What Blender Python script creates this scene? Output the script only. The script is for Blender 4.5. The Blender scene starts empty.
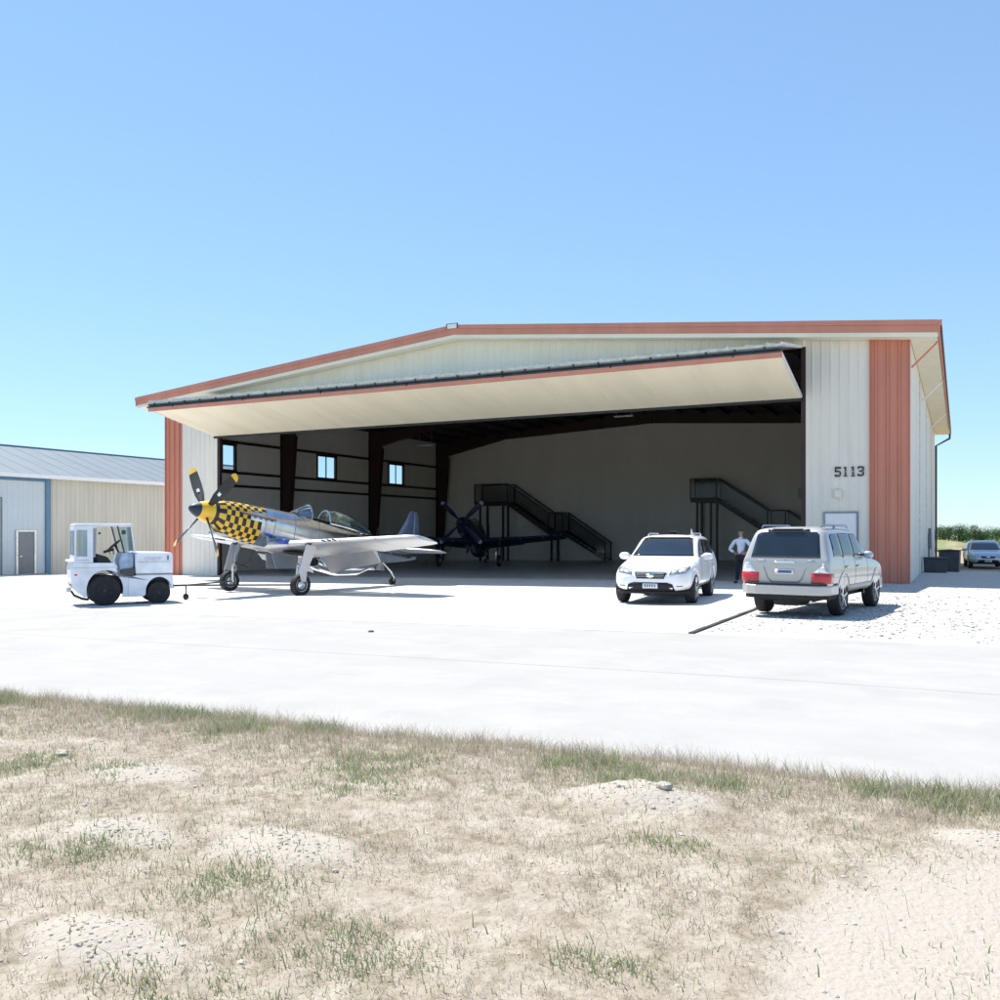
import bpy, bmesh, math, random
import numpy as np
from mathutils import Vector, Matrix, Quaternion
from mathutils.bvhtree import BVHTree
from mathutils import noise as mnoise
random.seed(7); rng = np.random.default_rng(7)
R = math.radians
sc = bpy.context.scene
col = sc.collection

# ------------------------------------------------------------------ materials
def newmat(name):
    m = bpy.data.materials.new(name); m.use_nodes = True
    nt = m.node_tree; b = nt.nodes['Principled BSDF']
    return m, nt, b
def rgb(c): return (c[0], c[1], c[2], 1)
def mat(name, c, rough=.6, metal=0, var=.06, scale=3, bump=0, bscale=40, coat=0, spec=.5, c2=None, detail=5, stretch=None):
    m, nt, b = newmat(name)
    b.inputs['Roughness'].default_value = rough; b.inputs['Metallic'].default_value = metal
    b.inputs['Coat Weight'].default_value = coat; b.inputs['Specular IOR Level'].default_value = spec
    tc = nt.nodes.new('ShaderNodeTexCoord')
    n = nt.nodes.new('ShaderNodeTexNoise'); n.inputs['Scale'].default_value = scale; n.inputs['Detail'].default_value = detail
    if stretch:
        mp = nt.nodes.new('ShaderNodeMapping'); mp.inputs['Scale'].default_value = stretch
        nt.links.new(tc.outputs['Object'], mp.inputs['Vector']); nt.links.new(mp.outputs[0], n.inputs['Vector'])
    else: nt.links.new(tc.outputs['Object'], n.inputs['Vector'])
    r = nt.nodes.new('ShaderNodeValToRGB')
    lo = c2 if c2 else [x*(1-var) for x in c]; hi = c if c2 else [min(1, x*(1+var)) for x in c]
    r.color_ramp.elements[0].position = .35; r.color_ramp.elements[1].position = .65
    r.color_ramp.elements[0].color = rgb(lo); r.color_ramp.elements[1].color = rgb(hi)
    nt.links.new(n.outputs['Fac'], r.inputs['Fac']); nt.links.new(r.outputs['Color'], b.inputs['Base Color'])
    if bump:
        n2 = nt.nodes.new('ShaderNodeTexNoise'); n2.inputs['Scale'].default_value = bscale; n2.inputs['Detail'].default_value = 6
        nt.links.new(tc.outputs['Object'], n2.inputs['Vector'])
        bp = nt.nodes.new('ShaderNodeBump'); bp.inputs['Strength'].default_value = bump; bp.inputs['Distance'].default_value = .02
        nt.links.new(n2.outputs['Fac'], bp.inputs['Height']); nt.links.new(bp.outputs['Normal'], b.inputs['Normal'])
    return m
def glassmat(name, tint=(.75, .85, .85), fac=.12):
    m = bpy.data.materials.new(name); m.use_nodes = True; nt = m.node_tree
    nt.nodes.remove(nt.nodes['Principled BSDF']); out = nt.nodes['Material Output']
    t = nt.nodes.new('ShaderNodeBsdfTransparent'); t.inputs['Color'].default_value = rgb(tint)
    g = nt.nodes.new('ShaderNodeBsdfGlossy'); g.inputs['Roughness'].default_value = .04
    f = nt.nodes.new('ShaderNodeLayerWeight'); f.inputs['Blend'].default_value = fac
    a = nt.nodes.new('ShaderNodeMath'); a.operation = 'MULTIPLY_ADD'; a.inputs[1].default_value = .8; a.inputs[2].default_value = fac*.6
    mx = nt.nodes.new('ShaderNodeMixShader')
    nt.links.new(f.outputs['Fresnel'], a.inputs[0]); nt.links.new(a.outputs[0], mx.inputs['Fac'])
    nt.links.new(t.outputs[0], mx.inputs[1]); nt.links.new(g.outputs[0], mx.inputs[2]); nt.links.new(mx.outputs[0], out.inputs['Surface'])
    return m
M = {}
M['wall'] = mat('cream_steel', (.78, .725, .635), .5, var=.045, scale=1, stretch=(2.2, 2.2, .22), bump=.05, bscale=3)
M['gable'] = mat('gable_steel', (.84, .78, .64), .5, var=.04, scale=1, stretch=(1.5, 1.5, .3))
M['red'] = mat('terracotta_steel', (.60, .235, .155), .5, var=.06, scale=1, stretch=(2, 2, .3))
M['cream'] = mat('cream_trim', (.84, .77, .60), .5, var=.03, scale=1)
M['door_skin'] = mat('door_skin', (.92, .83, .63), .5, var=.04, scale=1, stretch=(1.2, .25, .5))
M['liner'] = mat('interior_liner', (.80, .735, .67), .7, var=.03, scale=1, stretch=(1, 1, .2))
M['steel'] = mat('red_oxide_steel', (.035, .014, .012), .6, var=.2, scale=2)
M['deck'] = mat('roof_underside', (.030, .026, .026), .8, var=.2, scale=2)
M['black'] = mat('black_paint', (.015, .015, .017), .45, var=.2)
M['rubber'] = mat('rubber', (.018, .018, .018), .8, var=.25, scale=9, bump=.2)
M['dark'] = mat('dark_cavity', (.012, .012, .013), .8)
M['galv'] = mat('galvanised', (.62, .64, .64), .35, metal=.6, var=.15, scale=6)
M['darktube'] = mat('dark_seal', (.03, .04, .045), .5, var=.3, scale=4)
M['white'] = mat('white_paint', (.80, .80, .80), .35, var=.02, coat=.3)
M['tug'] = mat('tug_white', (.72, .74, .78), .4, var=.09, scale=3, coat=.2)
M['carwhite'] = mat('car_white', (.82, .82, .82), .3, var=.01, coat=.6)
M['silver'] = mat('car_silver', (.47, .455, .43), .33, metal=.35, var=.02, coat=.6)
M['blueshade'] = mat('car_blue_silver', (.42, .50, .58), .3, metal=.4, var=.03, coat=.5)
M['clad'] = mat('car_cladding', (.44, .42, .38), .45, var=.05)
M['carglass'] = mat('tinted_glass', (.012, .018, .026), .04, var=.1, spec=.8)
M['redlens'] = mat('red_lens', (.50, .015, .025), .15, var=.1, coat=.8)
M['clearlens'] = mat('clear_lens', (.70, .72, .74), .1, metal=.3, var=.2, scale=20, coat=1)
M['chrome'] = mat('chrome', (.82, .83, .85), .08, metal=1, var=.03)
M['alloy'] = mat('alloy', (.68, .68, .69), .28, metal=.7, var=.05)
M['plate'] = mat('plate', (.72, .73, .74), .4)
M['smudge'] = mat('plate_characters', (.10, .12, .20), .5)
M['badge'] = mat('badge_grey', (.25, .27, .30), .4)
M['metal'] = mat('polished_aluminium', (.60, .61, .63), .16, metal=1, var=.12, scale=3, bump=.10, bscale=4)
M['skinmetal'] = mat('painted_wing', (.56, .56, .56), .40, metal=.65, var=.04, scale=2)
M['yellow'] = mat('yellow_paint', (.80, .46, .02), .35, var=.05, coat=.3)
M['navy'] = mat('navy_paint', (.016, .022, .055), .5, var=.15)
M['navy2'] = mat('slate_metal_and_fin_shade', (.16, .20, .30), .3, metal=.5, var=.1)  # rail and panel colour; on the fighter fin it stands for shade
M['olive'] = mat('olive_antiglare', (.06, .05, .035), .6, var=.15)
M['seat'] = mat('olive_seat', (.12, .13, .08), .8, var=.15)
M['glass'] = glassmat('canopy_glass', (.62, .76, .76), .25)
M['pane'] = glassmat('window_glass', (.86, .92, .95), .06)
M['skin'] = mat('skin', (.48, .27, .19), .6, var=.05)
M['hair'] = mat('hair', (.07, .045, .03), .7)
M['shirt'] = mat('pale_shirt', (.72, .76, .86), .8, var=.04, scale=12)
M['trousers'] = mat('dark_trousers', (.018, .02, .028), .8, var=.1)
M['slate'] = mat('slate_roof_metal', (.155, .185, .20), .5, var=.05, scale=.7)
M['beige'] = mat('beige_steel', (.53, .505, .44), .55, var=.06, scale=1, stretch=(2, 2, .25))
M['pale'] = mat('pale_blue_steel', (.52, .58, .62), .5, var=.03, scale=.6)
M['blue'] = mat('blue_trim', (.09, .20, .31), .5, var=.06)
M['greydoor'] = mat('grey_door', (.17, .19, .21), .5, var=.05)
M['bluepane'] = mat('blue_grey_dash', (.30, .40, .52), .35, var=.25, scale=5)
M['bin'] = mat('dark_bin', (.045, .05, .06), .55, var=.2)
M['mesh'] = glassmat('perforated_infill', (.82, .82, .82), .02)
M['lamp'] = mat('lamp_housing', (.85, .87, .9), .3)
M['brown'] = mat('brown_dust', (.20, .13, .08), .8, var=.2)

# ------------------------------------------------------------------ scene graph helpers
OFF = {}
def tag(o, label=None, cat=None, group=None, kind=None):
    if label: o['label'] = label
    if cat: o['category'] = cat
    if group: o['group'] = group
    if kind: o['kind'] = kind
    return o
def empty(name, loc, rz=0, label=None, cat=None, group=None, world=False):
    o = bpy.data.objects.new(name, None); col.objects.link(o); o.empty_display_size = .3
    o.location = loc; o.rotation_euler = (0, 0, rz)
    OFF[o.name] = Vector(loc) if world else Vector((0, 0, 0))
    return tag(o, label, cat, group)
def copy_tree(o, parent=None):
    c = o.copy(); col.objects.link(c)
    if parent: c.parent = parent
    OFF[c.name] = OFF.get(o.name, Vector((0, 0, 0)))
    for ch in list(o.children): copy_tree(ch, c)
    return c

class MB:
    def __init__(s): s.v = []; s.f = []; s.m = []
    def add(s, vs, fs, mi=0):
        b = len(s.v); s.v += [tuple(v) for v in vs]
        for f in fs: s.f.append([i+b for i in f]); s.m.append(mi)
    def box(s, c, d, rot=None, mi=0):
        hx, hy, hz = d[0]/2, d[1]/2, d[2]/2
        vs = [Vector((x*hx, y*hy, z*hz)) for x in (-1, 1) for y in (-1, 1) for z in (-1, 1)]
        if rot is not None: vs = [rot @ v for v in vs]
        vs = [v+Vector(c) for v in vs]
        s.add(vs, [(0, 1, 3, 2), (4, 6, 7, 5), (0, 4, 5, 1), (2, 3, 7, 6), (0, 2, 6, 4), (1, 5, 7, 3)], mi); return s
    def bb(s, x0, x1, y0, y1, z0, z1, mi=0): return s.box(((x0+x1)/2, (y0+y1)/2, (z0+z1)/2), (x1-x0, y1-y0, z1-z0), None, mi)
    def beam(s, p, q, w, h, mi=0):
        p = Vector(p); q = Vector(q); d = (q-p); L = d.length; d.normalize()
        up = Vector((0, 0, 1)) if abs(d.z) < .95 else Vector((0, 1, 0))
        side = d.cross(up).normalized(); up = side.cross(d)
        rot = Matrix((d, side, up)).transposed()
        return s.box((p+q)/2, (L, w, h), rot, mi)
    def loft(s, rings, cap=True, mi=0, closed=True):
        b = len(s.v); n = len(rings[0])
        for r in rings: s.v += [tuple(p) for p in r]
        e = n if closed else n-1
        for i in range(len(rings)-1):
            for j in range(e):
                k = (j+1) % n; s.f.append([b+i*n+j, b+i*n+k, b+(i+1)*n+k, b+(i+1)*n+j]); s.m.append(mi)
        if cap:
            s.f.append([b+j for j in range(n)][::-1]); s.m.append(mi)
            s.f.append([b+(len(rings)-1)*n+j for j in range(n)]); s.m.append(mi)
        return s
    def tube(s, path, r, n=8, mi=0):
        path = [Vector(p) for p in path]; rr = r if isinstance(r, (list, tuple)) else [r]*len(path)
        rings = []; ref = None
        for i, p in enumerate(path):
            d = (path[min(i+1, len(path)-1)]-path[max(i-1, 0)]).normalized()
            if ref is None: ref = Vector((0, 0, 1)) if abs(d.z) < .9 else Vector((1, 0, 0))
            a = d.cross(ref).normalized(); b2 = a.cross(d); ref = b2
            rings.append([p+(a*math.cos(t)+b2*math.sin(t))*rr[i] for t in [2*math.pi*k/n for k in range(n)]])
        return s.loft(rings, True, mi)
    def lathe(s, prof, n=24, axis='y', c=(0, 0, 0), mi=0, cap=True):
        rings = []
        for r, h in prof:
            ring = []
            for k in range(n):
                t = 2*math.pi*k/n; a, b = r*math.cos(t), r*math.sin(t)
                ring.append({'y': (c[0]+a, c[1]+h, c[2]+b), 'z': (c[0]+a, c[1]+b, c[2]+h), 'x': (c[0]+h, c[1]+a, c[2]+b)}[axis])
            rings.append(ring)
        return s.loft(rings, cap, mi)
    def prism(s, poly, axis, a0, a1, mi=0):      # poly in the other two axes
        def P(u, v, a): return {'y': (u, a, v), 'x': (a, u, v), 'z': (u, v, a)}[axis]
        return s.loft([[P(u, v, a0) for u, v in poly], [P(u, v, a1) for u, v in poly]], True, mi)
    def build(s, name, mats, parent=None, smooth=None, bevel=0, xf=None, bseg=2):
        me = bpy.data.meshes.new(name)
        off = OFF.get(parent.name, Vector((0, 0, 0))) if parent else Vector((0, 0, 0))
        vs = [Vector(v) for v in s.v]
        if xf: vs = [xf(v) for v in vs]
        me.from_pydata([v-off for v in vs], [], s.f)
        if not isinstance(mats, (list, tuple)): mats = [mats]
        for m in mats: me.materials.append(m)
        me.polygons.foreach_set('material_index', s.m)
        me.update(); bm = bmesh.new(); bm.from_mesh(me); bmesh.ops.recalc_face_normals(bm, faces=bm.faces); bm.to_mesh(me); bm.free()
        if smooth is not None:
            me.polygons.foreach_set('use_smooth', [True]*len(me.polygons)); me.set_sharp_from_angle(angle=R(smooth))
        o = bpy.data.objects.new(name, me); col.objects.link(o)
        if parent: o.parent = parent
        OFF[o.name] = off
        if bevel:
            md = o.modifiers.new('bevel', 'BEVEL'); md.width = bevel; md.segments = bseg; md.limit_method = 'ANGLE'; md.angle_limit = R(35)
        return o

# ------------------------------------------------------------------ terrain function
def ss(t): t = max(0., min(1., t)); return t*t*(3-2*t)
def g(x, y):
    z = -.014*max(0., min(46., -1.5-x))
    z -= .035*max(0., min(14., y-31))*ss((-37.5-x)/7)
    z -= .30*ss((y-40)/14)*ss((x+2.5)/1.0) if x > -2.5 else 0
    return z
def gridlines(a, b, step):
    ls = {a, b}; k = math.ceil(a/step)
    while k*step < b: ls.add(round(k*step, 4)); k += 1
    return sorted(ls)
def sheet(name, x0, x1, y0, y1, off, m, step=2., kind='structure'):
    xs = gridlines(x0, x1, step); ys = gridlines(y0, y1, step)
    mb = MB(); vs = [(x, y, g(x, y)+off) for y in ys for x in xs]; n = len(xs)
    mb.add(vs, [(j*n+i, j*n+i+1, (j+1)*n+i+1, (j+1)*n+i) for j in range(len(ys)-1) for i in range(n-1)])
    o = mb.build(name, m); o['kind'] = kind; return o

def groundmat(name, cols, scales, rough=.95, bump=.3, bscale=30, speck=None):
    m, nt, b = newmat(name); b.inputs['Roughness'].default_value = rough; b.inputs['Specular IOR Level'].default_value = .15
    tc = nt.nodes.new('ShaderNodeTexCoord'); prev = None
    for i, (c, s) in enumerate(zip(cols[1:], scales)):
        n = nt.nodes.new('ShaderNodeTexNoise'); n.inputs['Scale'].default_value = 1 if isinstance(s, tuple) else s; n.inputs['Detail'].default_value = 8; n.inputs['Roughness'].default_value = .65
        if isinstance(s, tuple):
            mp = nt.nodes.new('ShaderNodeMapping'); mp.inputs['Scale'].default_value = s
            nt.links.new(tc.outputs['Object'], mp.inputs['Vector']); nt.links.new(mp.outputs[0], n.inputs['Vector'])
        else: nt.links.new(tc.outputs['Object'], n.inputs['Vector'])
        r = nt.nodes.new('ShaderNodeValToRGB'); r.color_ramp.elements[0].position = .45; r.color_ramp.elements[1].position = .62
        nt.links.new(n.outputs['Fac'], r.inputs['Fac'])
        mx = nt.nodes.new('ShaderNodeMix'); mx.data_type = 'RGBA'
        nt.links.new(r.outputs['Color'], mx.inputs['Factor'])
        if prev is None: mx.inputs[6].default_value = rgb(cols[0])
        else: nt.links.new(prev, mx.inputs[6])
        mx.inputs[7].default_value = rgb(c); prev = mx.outputs[2]
    nt.links.new(prev, b.inputs['Base Color'])
    n2 = nt.nodes.new('ShaderNodeTexNoise'); n2.inputs['Scale'].default_value = bscale; n2.inputs['Detail'].default_value = 8
    nt.links.new(tc.outputs['Object'], n2.inputs['Vector'])
    bp = nt.nodes.new('ShaderNodeBump'); bp.inputs['Strength'].default_value = bump; bp.inputs['Distance'].default_value = .03
    nt.links.new(n2.outputs['Fac'], bp.inputs['Height']); nt.links.new(bp.outputs['Normal'], b.inputs['Normal'])
    return m
M['taxi'] = groundmat('taxiway_concrete', [(.365, .351, .332), (.38, .366, .347), (.335, .324, .307), (.35, .337, .318)], [.15, .9, (.12, 1.6, 1)], .85, .08, 25)
M['apron'] = groundmat('apron_concrete', [(.61, .60, .58), (.65, .64, .62)], [.3], .8, .05, 25)
M['floor'] = groundmat('hangar_floor', [(.52, .53, .54), (.45, .46, .47)], [.3], .28, .03, 20)
M['gravel'] = groundmat('gravel', [(.48, .465, .44), (.42, .405, .385), (.52, .505, .49)], [.8, 9], .95, .5, 30)
M['field'] = groundmat('field', [(.22, .22, .11), (.13, .18, .06), (.28, .25, .16)], [.06, .3], .95, .5, 3)
M['dirt'] = groundmat('dry_dirt', [(.30, .255, .20), (.355, .31, .25), (.21, .175, .125), (.37, .33, .27)], [1.4, 9, 3.1], .95, .6, 28)
M['path'] = groundmat('pale_path', [(.60, .53, .49), (.66, .60, .56)], [1.2], .95, .25, 30)

# terrain: one big sheet to the horizon
mb = MB()
xs = [-3000, -1200, -500, -200, -110]+list(range(-70, 41, 2))+[60, 110, 200, 500, 1200, 3000]
ys = [-600, -150, -40]+list(range(-10, 91, 2))+[120, 170, 260, 500, 1200, 4000]
n = len(xs); mb.add([(x, y, g(x, y)-.035) for y in ys for x in xs], [(j*n+i, j*n+i+1, (j+1)*n+i+1, (j+1)*n+i) for j in range(len(ys)-1) for i in range(n-1)])
o = mb.build('ground', M['field']); o['kind'] = 'structure'
sheet('taxiway', -110, 60, 5.4, 15.1, 0, M['taxi'])
sheet('apron', -56, -4.1, 15.1, 32.75, .004, M['apron'])
sheet('gravel_yard', -4.1, 30, 15.1, 52, -.012, M['gravel'])
sheet('hangar_floor', -35.7, -1.6, 32.75, 59.7, .002, M['floor'])
sheet('side_yard', -56, -35.9, 32.75, 70, -.004, M['apron'])
# lines in the concrete (dark strip on the right side of the apron, faint saw cuts elsewhere)
M['edge_strip'] = mat('dark_strip', (.05, .05, .05), .8)
M['saw'] = mat('saw_cut', (.30, .295, .285), .9)
mb = MB()
for k in range(12):
    y0 = 15.12+k*.55; mb.bb(-4.14, -4.06, y0, y0+.55, g(-4.1, y0)-.02, g(-4.1, y0)+.022+.004*math.sin(k*2))
o = mb.build('apron_edge_strip', M['edge_strip']); o['kind'] = 'structure'
mb = MB()
for y in (10.7,):
    for x in range(-54, 20, 2): mb.add([(x, y, g(x, y)+.003), (x+2, y, g(x+2, y)+.003), (x+2, y+.01, g(x+2, y)+.003), (x, y+.01, g(x, y)+.003)], [(0, 1, 2, 3)])
o = mb.build('saw_cut_joints', M['saw']); o['kind'] = 'structure'

# ------------------------------------------------------------------ ribbed steel cladding
def ribbed(mb, axis, fixed, out, a0, a1, zb, zt, pitch=.305, depth=.022, mi=0, minor=False):
    """vertical ribbed sheet along axis ('x' or 'y'); out=+-1 rib direction on the other axis"""
    pts = [(a0, 0)]; k = math.floor(a0/pitch)+1
    while k*pitch+.05 < a1:
        c = k*pitch
        if c-.05 > a0:
            pts += [(c-.045, 0), (c-.02, depth), (c+.02, depth), (c+.045, 0)]
            for q in (.11, .2) if minor else ():
                if c+q+.02 < a1: pts += [(c+q-.012, 0), (c+q, depth*.22), (c+q+.012, 0)]
        k += 1
    pts.append((a1, 0))
    lo = []; hi = []
    for a, d in pts:
        f = fixed+out*d; z0 = zb(a) if callable(zb) else zb; z1 = zt(a) if callable(zt) else zt
        lo.append((a, f, z0) if axis == 'x' else (f, a, z0)); hi.append((a, f, z1) if axis == 'x' else (f, a, z1))
    b = len(mb.v); n = len(pts); mb.v += lo+hi
    for i in range(n-1): mb.f.append([b+i, b+i+1, b+n+i+1, b+n+i]); mb.m.append(mi)

# ------------------------------------------------------------------ HANGAR
XL, XR, YF, YB, YE = -35.85, -1.5, 32.8, 59.75, 65.4
RX, RZ, EL, ER, EZ = -18.65, 10.27, -37.2, -.65, 8.54
OL, OR, OT = -32.4, -4.8, 8.18
def roofz(x): return RZ-(RX-x)*(RZ-EZ)/(RX-EL) if x < RX else RZ-(x-RX)*(RZ-EZ)/(ER-RX)
hg = empty('hangar', (RX, YF, -.25), 0, 'large cream and terracotta steel hangar with low gable roof and folded open door', 'hangar', world=True)
gz = lambda x: g(x, YF)-.04
mb = MB(); top = lambda x: roofz(x)-.34
ribbed(mb, 'x', YF, -1, XL+1.05, OL, gz, top); mb.build('front_wall', M['wall'], hg); mb = MB(); ribbed(mb, 'x', YF, -1, OR, XR-1.2, gz, top)
mb.build('front_wall', M['wall'], hg)
mb = MB(); ribbed(mb, 'x', YF, -1, OL, OR, OT, top); mb.build('gable_wall', M['gable'], hg)
for x0, x1 in ((XL, XL+1.05), (XR-1.2, XR)):
    mb = MB(); z0, z1 = g(x0, YF)-.04, roofz((x0+x1)/2)-.36
    ribbed(mb, 'x', YF-.004, -1, x0-.03, x1+.03, z0, top, pitch=.36, depth=.085)
    mb.bb(x0-.035, x0-.005, YF-.09, YF+.02, z0, top(x0)-.02); mb.bb(x1+.005, x1+.035, YF-.09, YF+.03, z0, top(x1)-.03)
    mb.build('corner_panel', M['red'], hg)
# right side wall + left side wall (with window holes)
mb = MB(); gs = lambda y: g(XR, y)-.34
ribbed(mb, 'y', XR, 1, YF+.03, YE, gs, roofz(XR)-.18); rw = mb.build('side_wall', M['wall'], hg)
for y in (40.5, 48.5, 57): MB().bb(XR, XR+.05, y, y+.06, -.35, roofz(XR)-.3).build('wall_seam', M['galv'], hg)
WIN = [(35.7, 37.6), (44.7, 46.6), (52.6, 54.5)]; WZ0, WZ1 = 5.08, 6.52
mb = MB(); li = MB(); edges = [YF]+[e for w in WIN for e in w]+[YE]
gl = lambda y: g(XL, y)-.05; tz = roofz(XL)-.18
for i in range(0, len(edges), 2):
    a, b = edges[i], edges[i+1]
    ribbed(mb, 'y', XL, -1, a, b, gl, tz); 
    if a < YB: li.bb(XL+.05, XL+.06, a, min(b, YB), -.55, tz)
for a, b in WIN:
    for z0, z1 in ((-.9, WZ0), (WZ1, tz)): ribbed(mb, 'y', XL, -1, a, b, z0, z1); li.bb(XL+.05, XL+.06, a, b, z0 if z0 > 0 else -.55, z1)
mb.build('side_wall', M['wall'], hg); li.build('interior_liner', M['liner'], hg)
mb = MB(); ribbed(mb, 'x', YE, 1, XL, XR, lambda x: g(x, YE)-.3, lambda x: roofz(x)-.15); mb.build('rear_wall', M['wall'], hg)
mb = MB(); mb.prism([(XL+.07, -.6), (XR-.07, -.4), (XR-.07, roofz(XR)-.2), (RX, RZ-.2), (XL+.07, roofz(XL)-.2)], 'y', YB, YB+.12)
mb.build('partition_wall', M['liner'], hg)
mb = MB(); mb.bb(XR-.08, XR-.03, YF+.1, YB, -.3, roofz(XR)-.2); mb.build('interior_liner', M['liner'], hg)
mb = MB(); mb.bb(XL+1.05, OL-.02, YF+.03, YF+.06, -.6, top(XL+1)); mb.build('interior_liner', M['liner'], hg); mb = MB(); mb.bb(OR+.02, XR-.1, YF+.03, YF+.06, -.3, top(XR)-.02)
mb.build('interior_liner', M['liner'], hg)
# windows
for a, b in WIN:
    mb = MB()
    for z in (WZ0, WZ1): mb.bb(XL-.05, XL+.12, a-.07, b+.07, z-.06, z+.06)
    for y in (a, b): mb.bb(XL-.045, XL+.115, y-.06, y+.06, WZ0, WZ1)
    mb.bb(XL-.01, XL+.05, (a+b)/2-.03, (a+b)/2+.03, WZ0+.06, WZ1-.06)
    w = mb.build('window', M['steel'], hg)
    mb = MB(); mb.bb(XL+.005, XL+.013, a+.06, b-.06, WZ0+.06, WZ1-.06); mb.build('pane', M['pane'], w)
# roof
Y0R, Y1R = 32.15, YE+.6
mb = MB(); mb.prism([(EL, EZ-.02), (EL, EZ-.1), (RX, RZ-.1), (ER, EZ-.1), (ER, EZ-.02), (RX, RZ-.02)], 'y', Y0R+.02, Y1R)
mb.build('roof', M['galv'], hg)
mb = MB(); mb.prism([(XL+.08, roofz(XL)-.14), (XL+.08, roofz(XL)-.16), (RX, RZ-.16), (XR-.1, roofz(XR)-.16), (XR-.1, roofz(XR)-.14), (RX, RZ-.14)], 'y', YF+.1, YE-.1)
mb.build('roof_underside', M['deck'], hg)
def rake(y0, y1, d0, d1, m, name):
    for xa, xb in ((EL-.02, RX), (RX, ER+.02)):
        mb = MB(); za = EZ if xa < RX-1 else RZ; zb = RZ if za == EZ else EZ
        mb.prism([(xa, za-d0), (xb, zb-d0), (xb, zb-d1), (xa, za-d1)], 'y', y0, y1); mb.build(name, m, hg)
rake(Y0R-.05, Y0R, 0, .17, M['red'], 'rake_trim'); rake(Y0R-.025, Y0R, .175, .40, M['red'], 'rake_trim')
rake(Y0R, Y0R+.03, .405, .55, M['cream'], 'rake_soffit_trim')
for xa, za, xb, zb in ((EL+.03, EZ, RX, RZ), (RX, RZ, ER-.03, EZ)):
    mb = MB(); mb.prism([(xa, za-.50), (xb, zb-.50), (xb, zb-.53), (xa, za-.53)], 'y', Y0R+.03, YF-.04); mb.build('front_soffit', M['cream'], hg)
mb = MB(); mb.bb(RX-.26, RX+.2, Y0R-.09, Y0R-.05, RZ-.15, RZ+.03); rc = mb.build('ridge_cap', M['white'], hg, bevel=.01)
mb = MB()
mb.bb(RX-.30, RX-.26, Y0R-.1, Y0R-.04, RZ-.17, RZ+.05); mb.bb(RX+.2, RX+.24, Y0R-.1, Y0R-.04, RZ-.17, RZ+.05); mb.bb(RX-.26, RX+.2, Y0R-.1, Y0R-.04, RZ+.03, RZ+.05)
mb.build('cap_frame', M['brown'], rc)
# eave soffits, gutters
mb = MB(); mb.bb(XR+.035, ER, Y0R+.04, Y1R, EZ-.42, EZ-.38); mb.build('eave_soffit', M['cream'], hg)
mb = MB(); mb.bb(EL, XL-.035, Y0R+.04, Y1R, EZ-.42, EZ-.38); mb.build('eave_soffit', M['cream'], hg)
for x, s in ((ER, 1), (EL, -1)):
    mb = MB(); mb.prism([(x+s*.02, EZ-.02), (x+s*.13, EZ+.0), (x+s*.13, EZ-.18), (x+s*.09, EZ-.20), (x+s*.09, EZ-.44), (x+s*.02, EZ-.44)], 'y', Y0R-.04, Y1R)
    mb.build('gutter', M['red'], hg)
mb = MB(); mb.bb(ER+.09, ER+.13, Y0R, Y1R+.02, EZ-.42, EZ-.19); mb.build('gutter_lip', M['steel'], hg)
mb = MB(); mb.tube([(ER+.05, YE+.4, EZ-.4), (ER+.05, YE+.4, EZ-.7), (XR+.1, YE-.05, EZ-1.2), (XR+.1, YE-.05, -.2)], .07); mb.build('downpipe', M['darktube'], hg)
for y, m in ((33.6, 'red'), (42.5, 'white'), (54, 'white')):
    mb = MB(); mb.tube([(XR+.04, y-.1, EZ-1.25), (ER+.12, y, EZ-.30)], .035); mb.build('eave_brace', M[m], hg)
mb = MB(); mb.bb(XR+.03, XR+.20, 51, 51.5, 1.0, 1.6); mb.bb(XR+.03, XR+.17, 51.9, 52.3, .8, 1.9); mb.bb(XR+.03, XR+.12, 51.2, 51.28, -.2, 1.0)
mb.build('meter_box', M['greydoor'], hg, bevel=.01)
# frames: columns, rafters, purlins, girts
FY = [33.4, 41.4, 50.3, 59.1]
for y in FY:
    for xw, s in ((XL+.1, 1), (XR-.15, -1)):
        zb, zt = g(xw, y)-.02, roofz(xw)-.18
        mb = MB(); mb.prism([(xw, zb), (xw+s*.42, zb), (xw+s*1.05, zt-1.15), (xw+s*1.05, zt), (xw, zt)], 'y', y-.02, y+.02)
        mb.prism([(xw+s*.40, zb), (xw+s*.43, zb), (xw+s*1.06, zt-1.15), (xw+s*1.03, zt-1.15)], 'y', y-.16, y+.16)
        mb.prism([(xw, zb), (xw+s*.02, zb), (xw+s*.02, zt), (xw, zt)], 'y', y-.16, y+.16)
        mb.prism([(xw-s*.005, zb), (xw+s*.46, zb), (xw+s*.46, zb+.02), (xw-s*.005, zb+.02)], 'y', y-.2, y+.2)
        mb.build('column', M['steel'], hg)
    for s in (-1, 1):
        xw = XL+.1 if s < 0 else XR-.15; xh = RX+s*11.3; b0, b1, b2 = roofz(xw)-1.33, roofz(xh)-.68, RZ-1.15
        P = [(xw-s*1.03, roofz(xw-s*1.03)-1.27), (xh, b1), (RX+s*.015, b2), (RX+s*.015, RZ-.17), (xw-s*1.03, roofz(xw-s*1.03)-.19)]
        mb = MB(); mb.prism(P, 'y', y-.02, y+.02)
        for (xa, za), (xb, zb) in ((P[0], P[1]), (P[1], P[2])): mb.prism([(xa, za), (xb, zb), (xb, zb+.03), (xa, za+.03)], 'y', y-.16, y+.16)
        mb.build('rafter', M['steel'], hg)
for s in (-1, 1):
    for k in range(11):
        x = RX+s*(.5+k*1.55); mb = MB(); z = roofz(x)-.17
        mb.bb(x-.04, x+.04, YF+.2, YB, z-.22, z); mb.build('purlin', M['steel'], hg)
for z in (1.2, 4.25, 4.98, 6.66): 
    mb = MB(); mb.bb(XL+.065, XL+.17, YF+.1, YB, z-.07, z+.07); mb.build('girt', M['steel'], hg)
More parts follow.
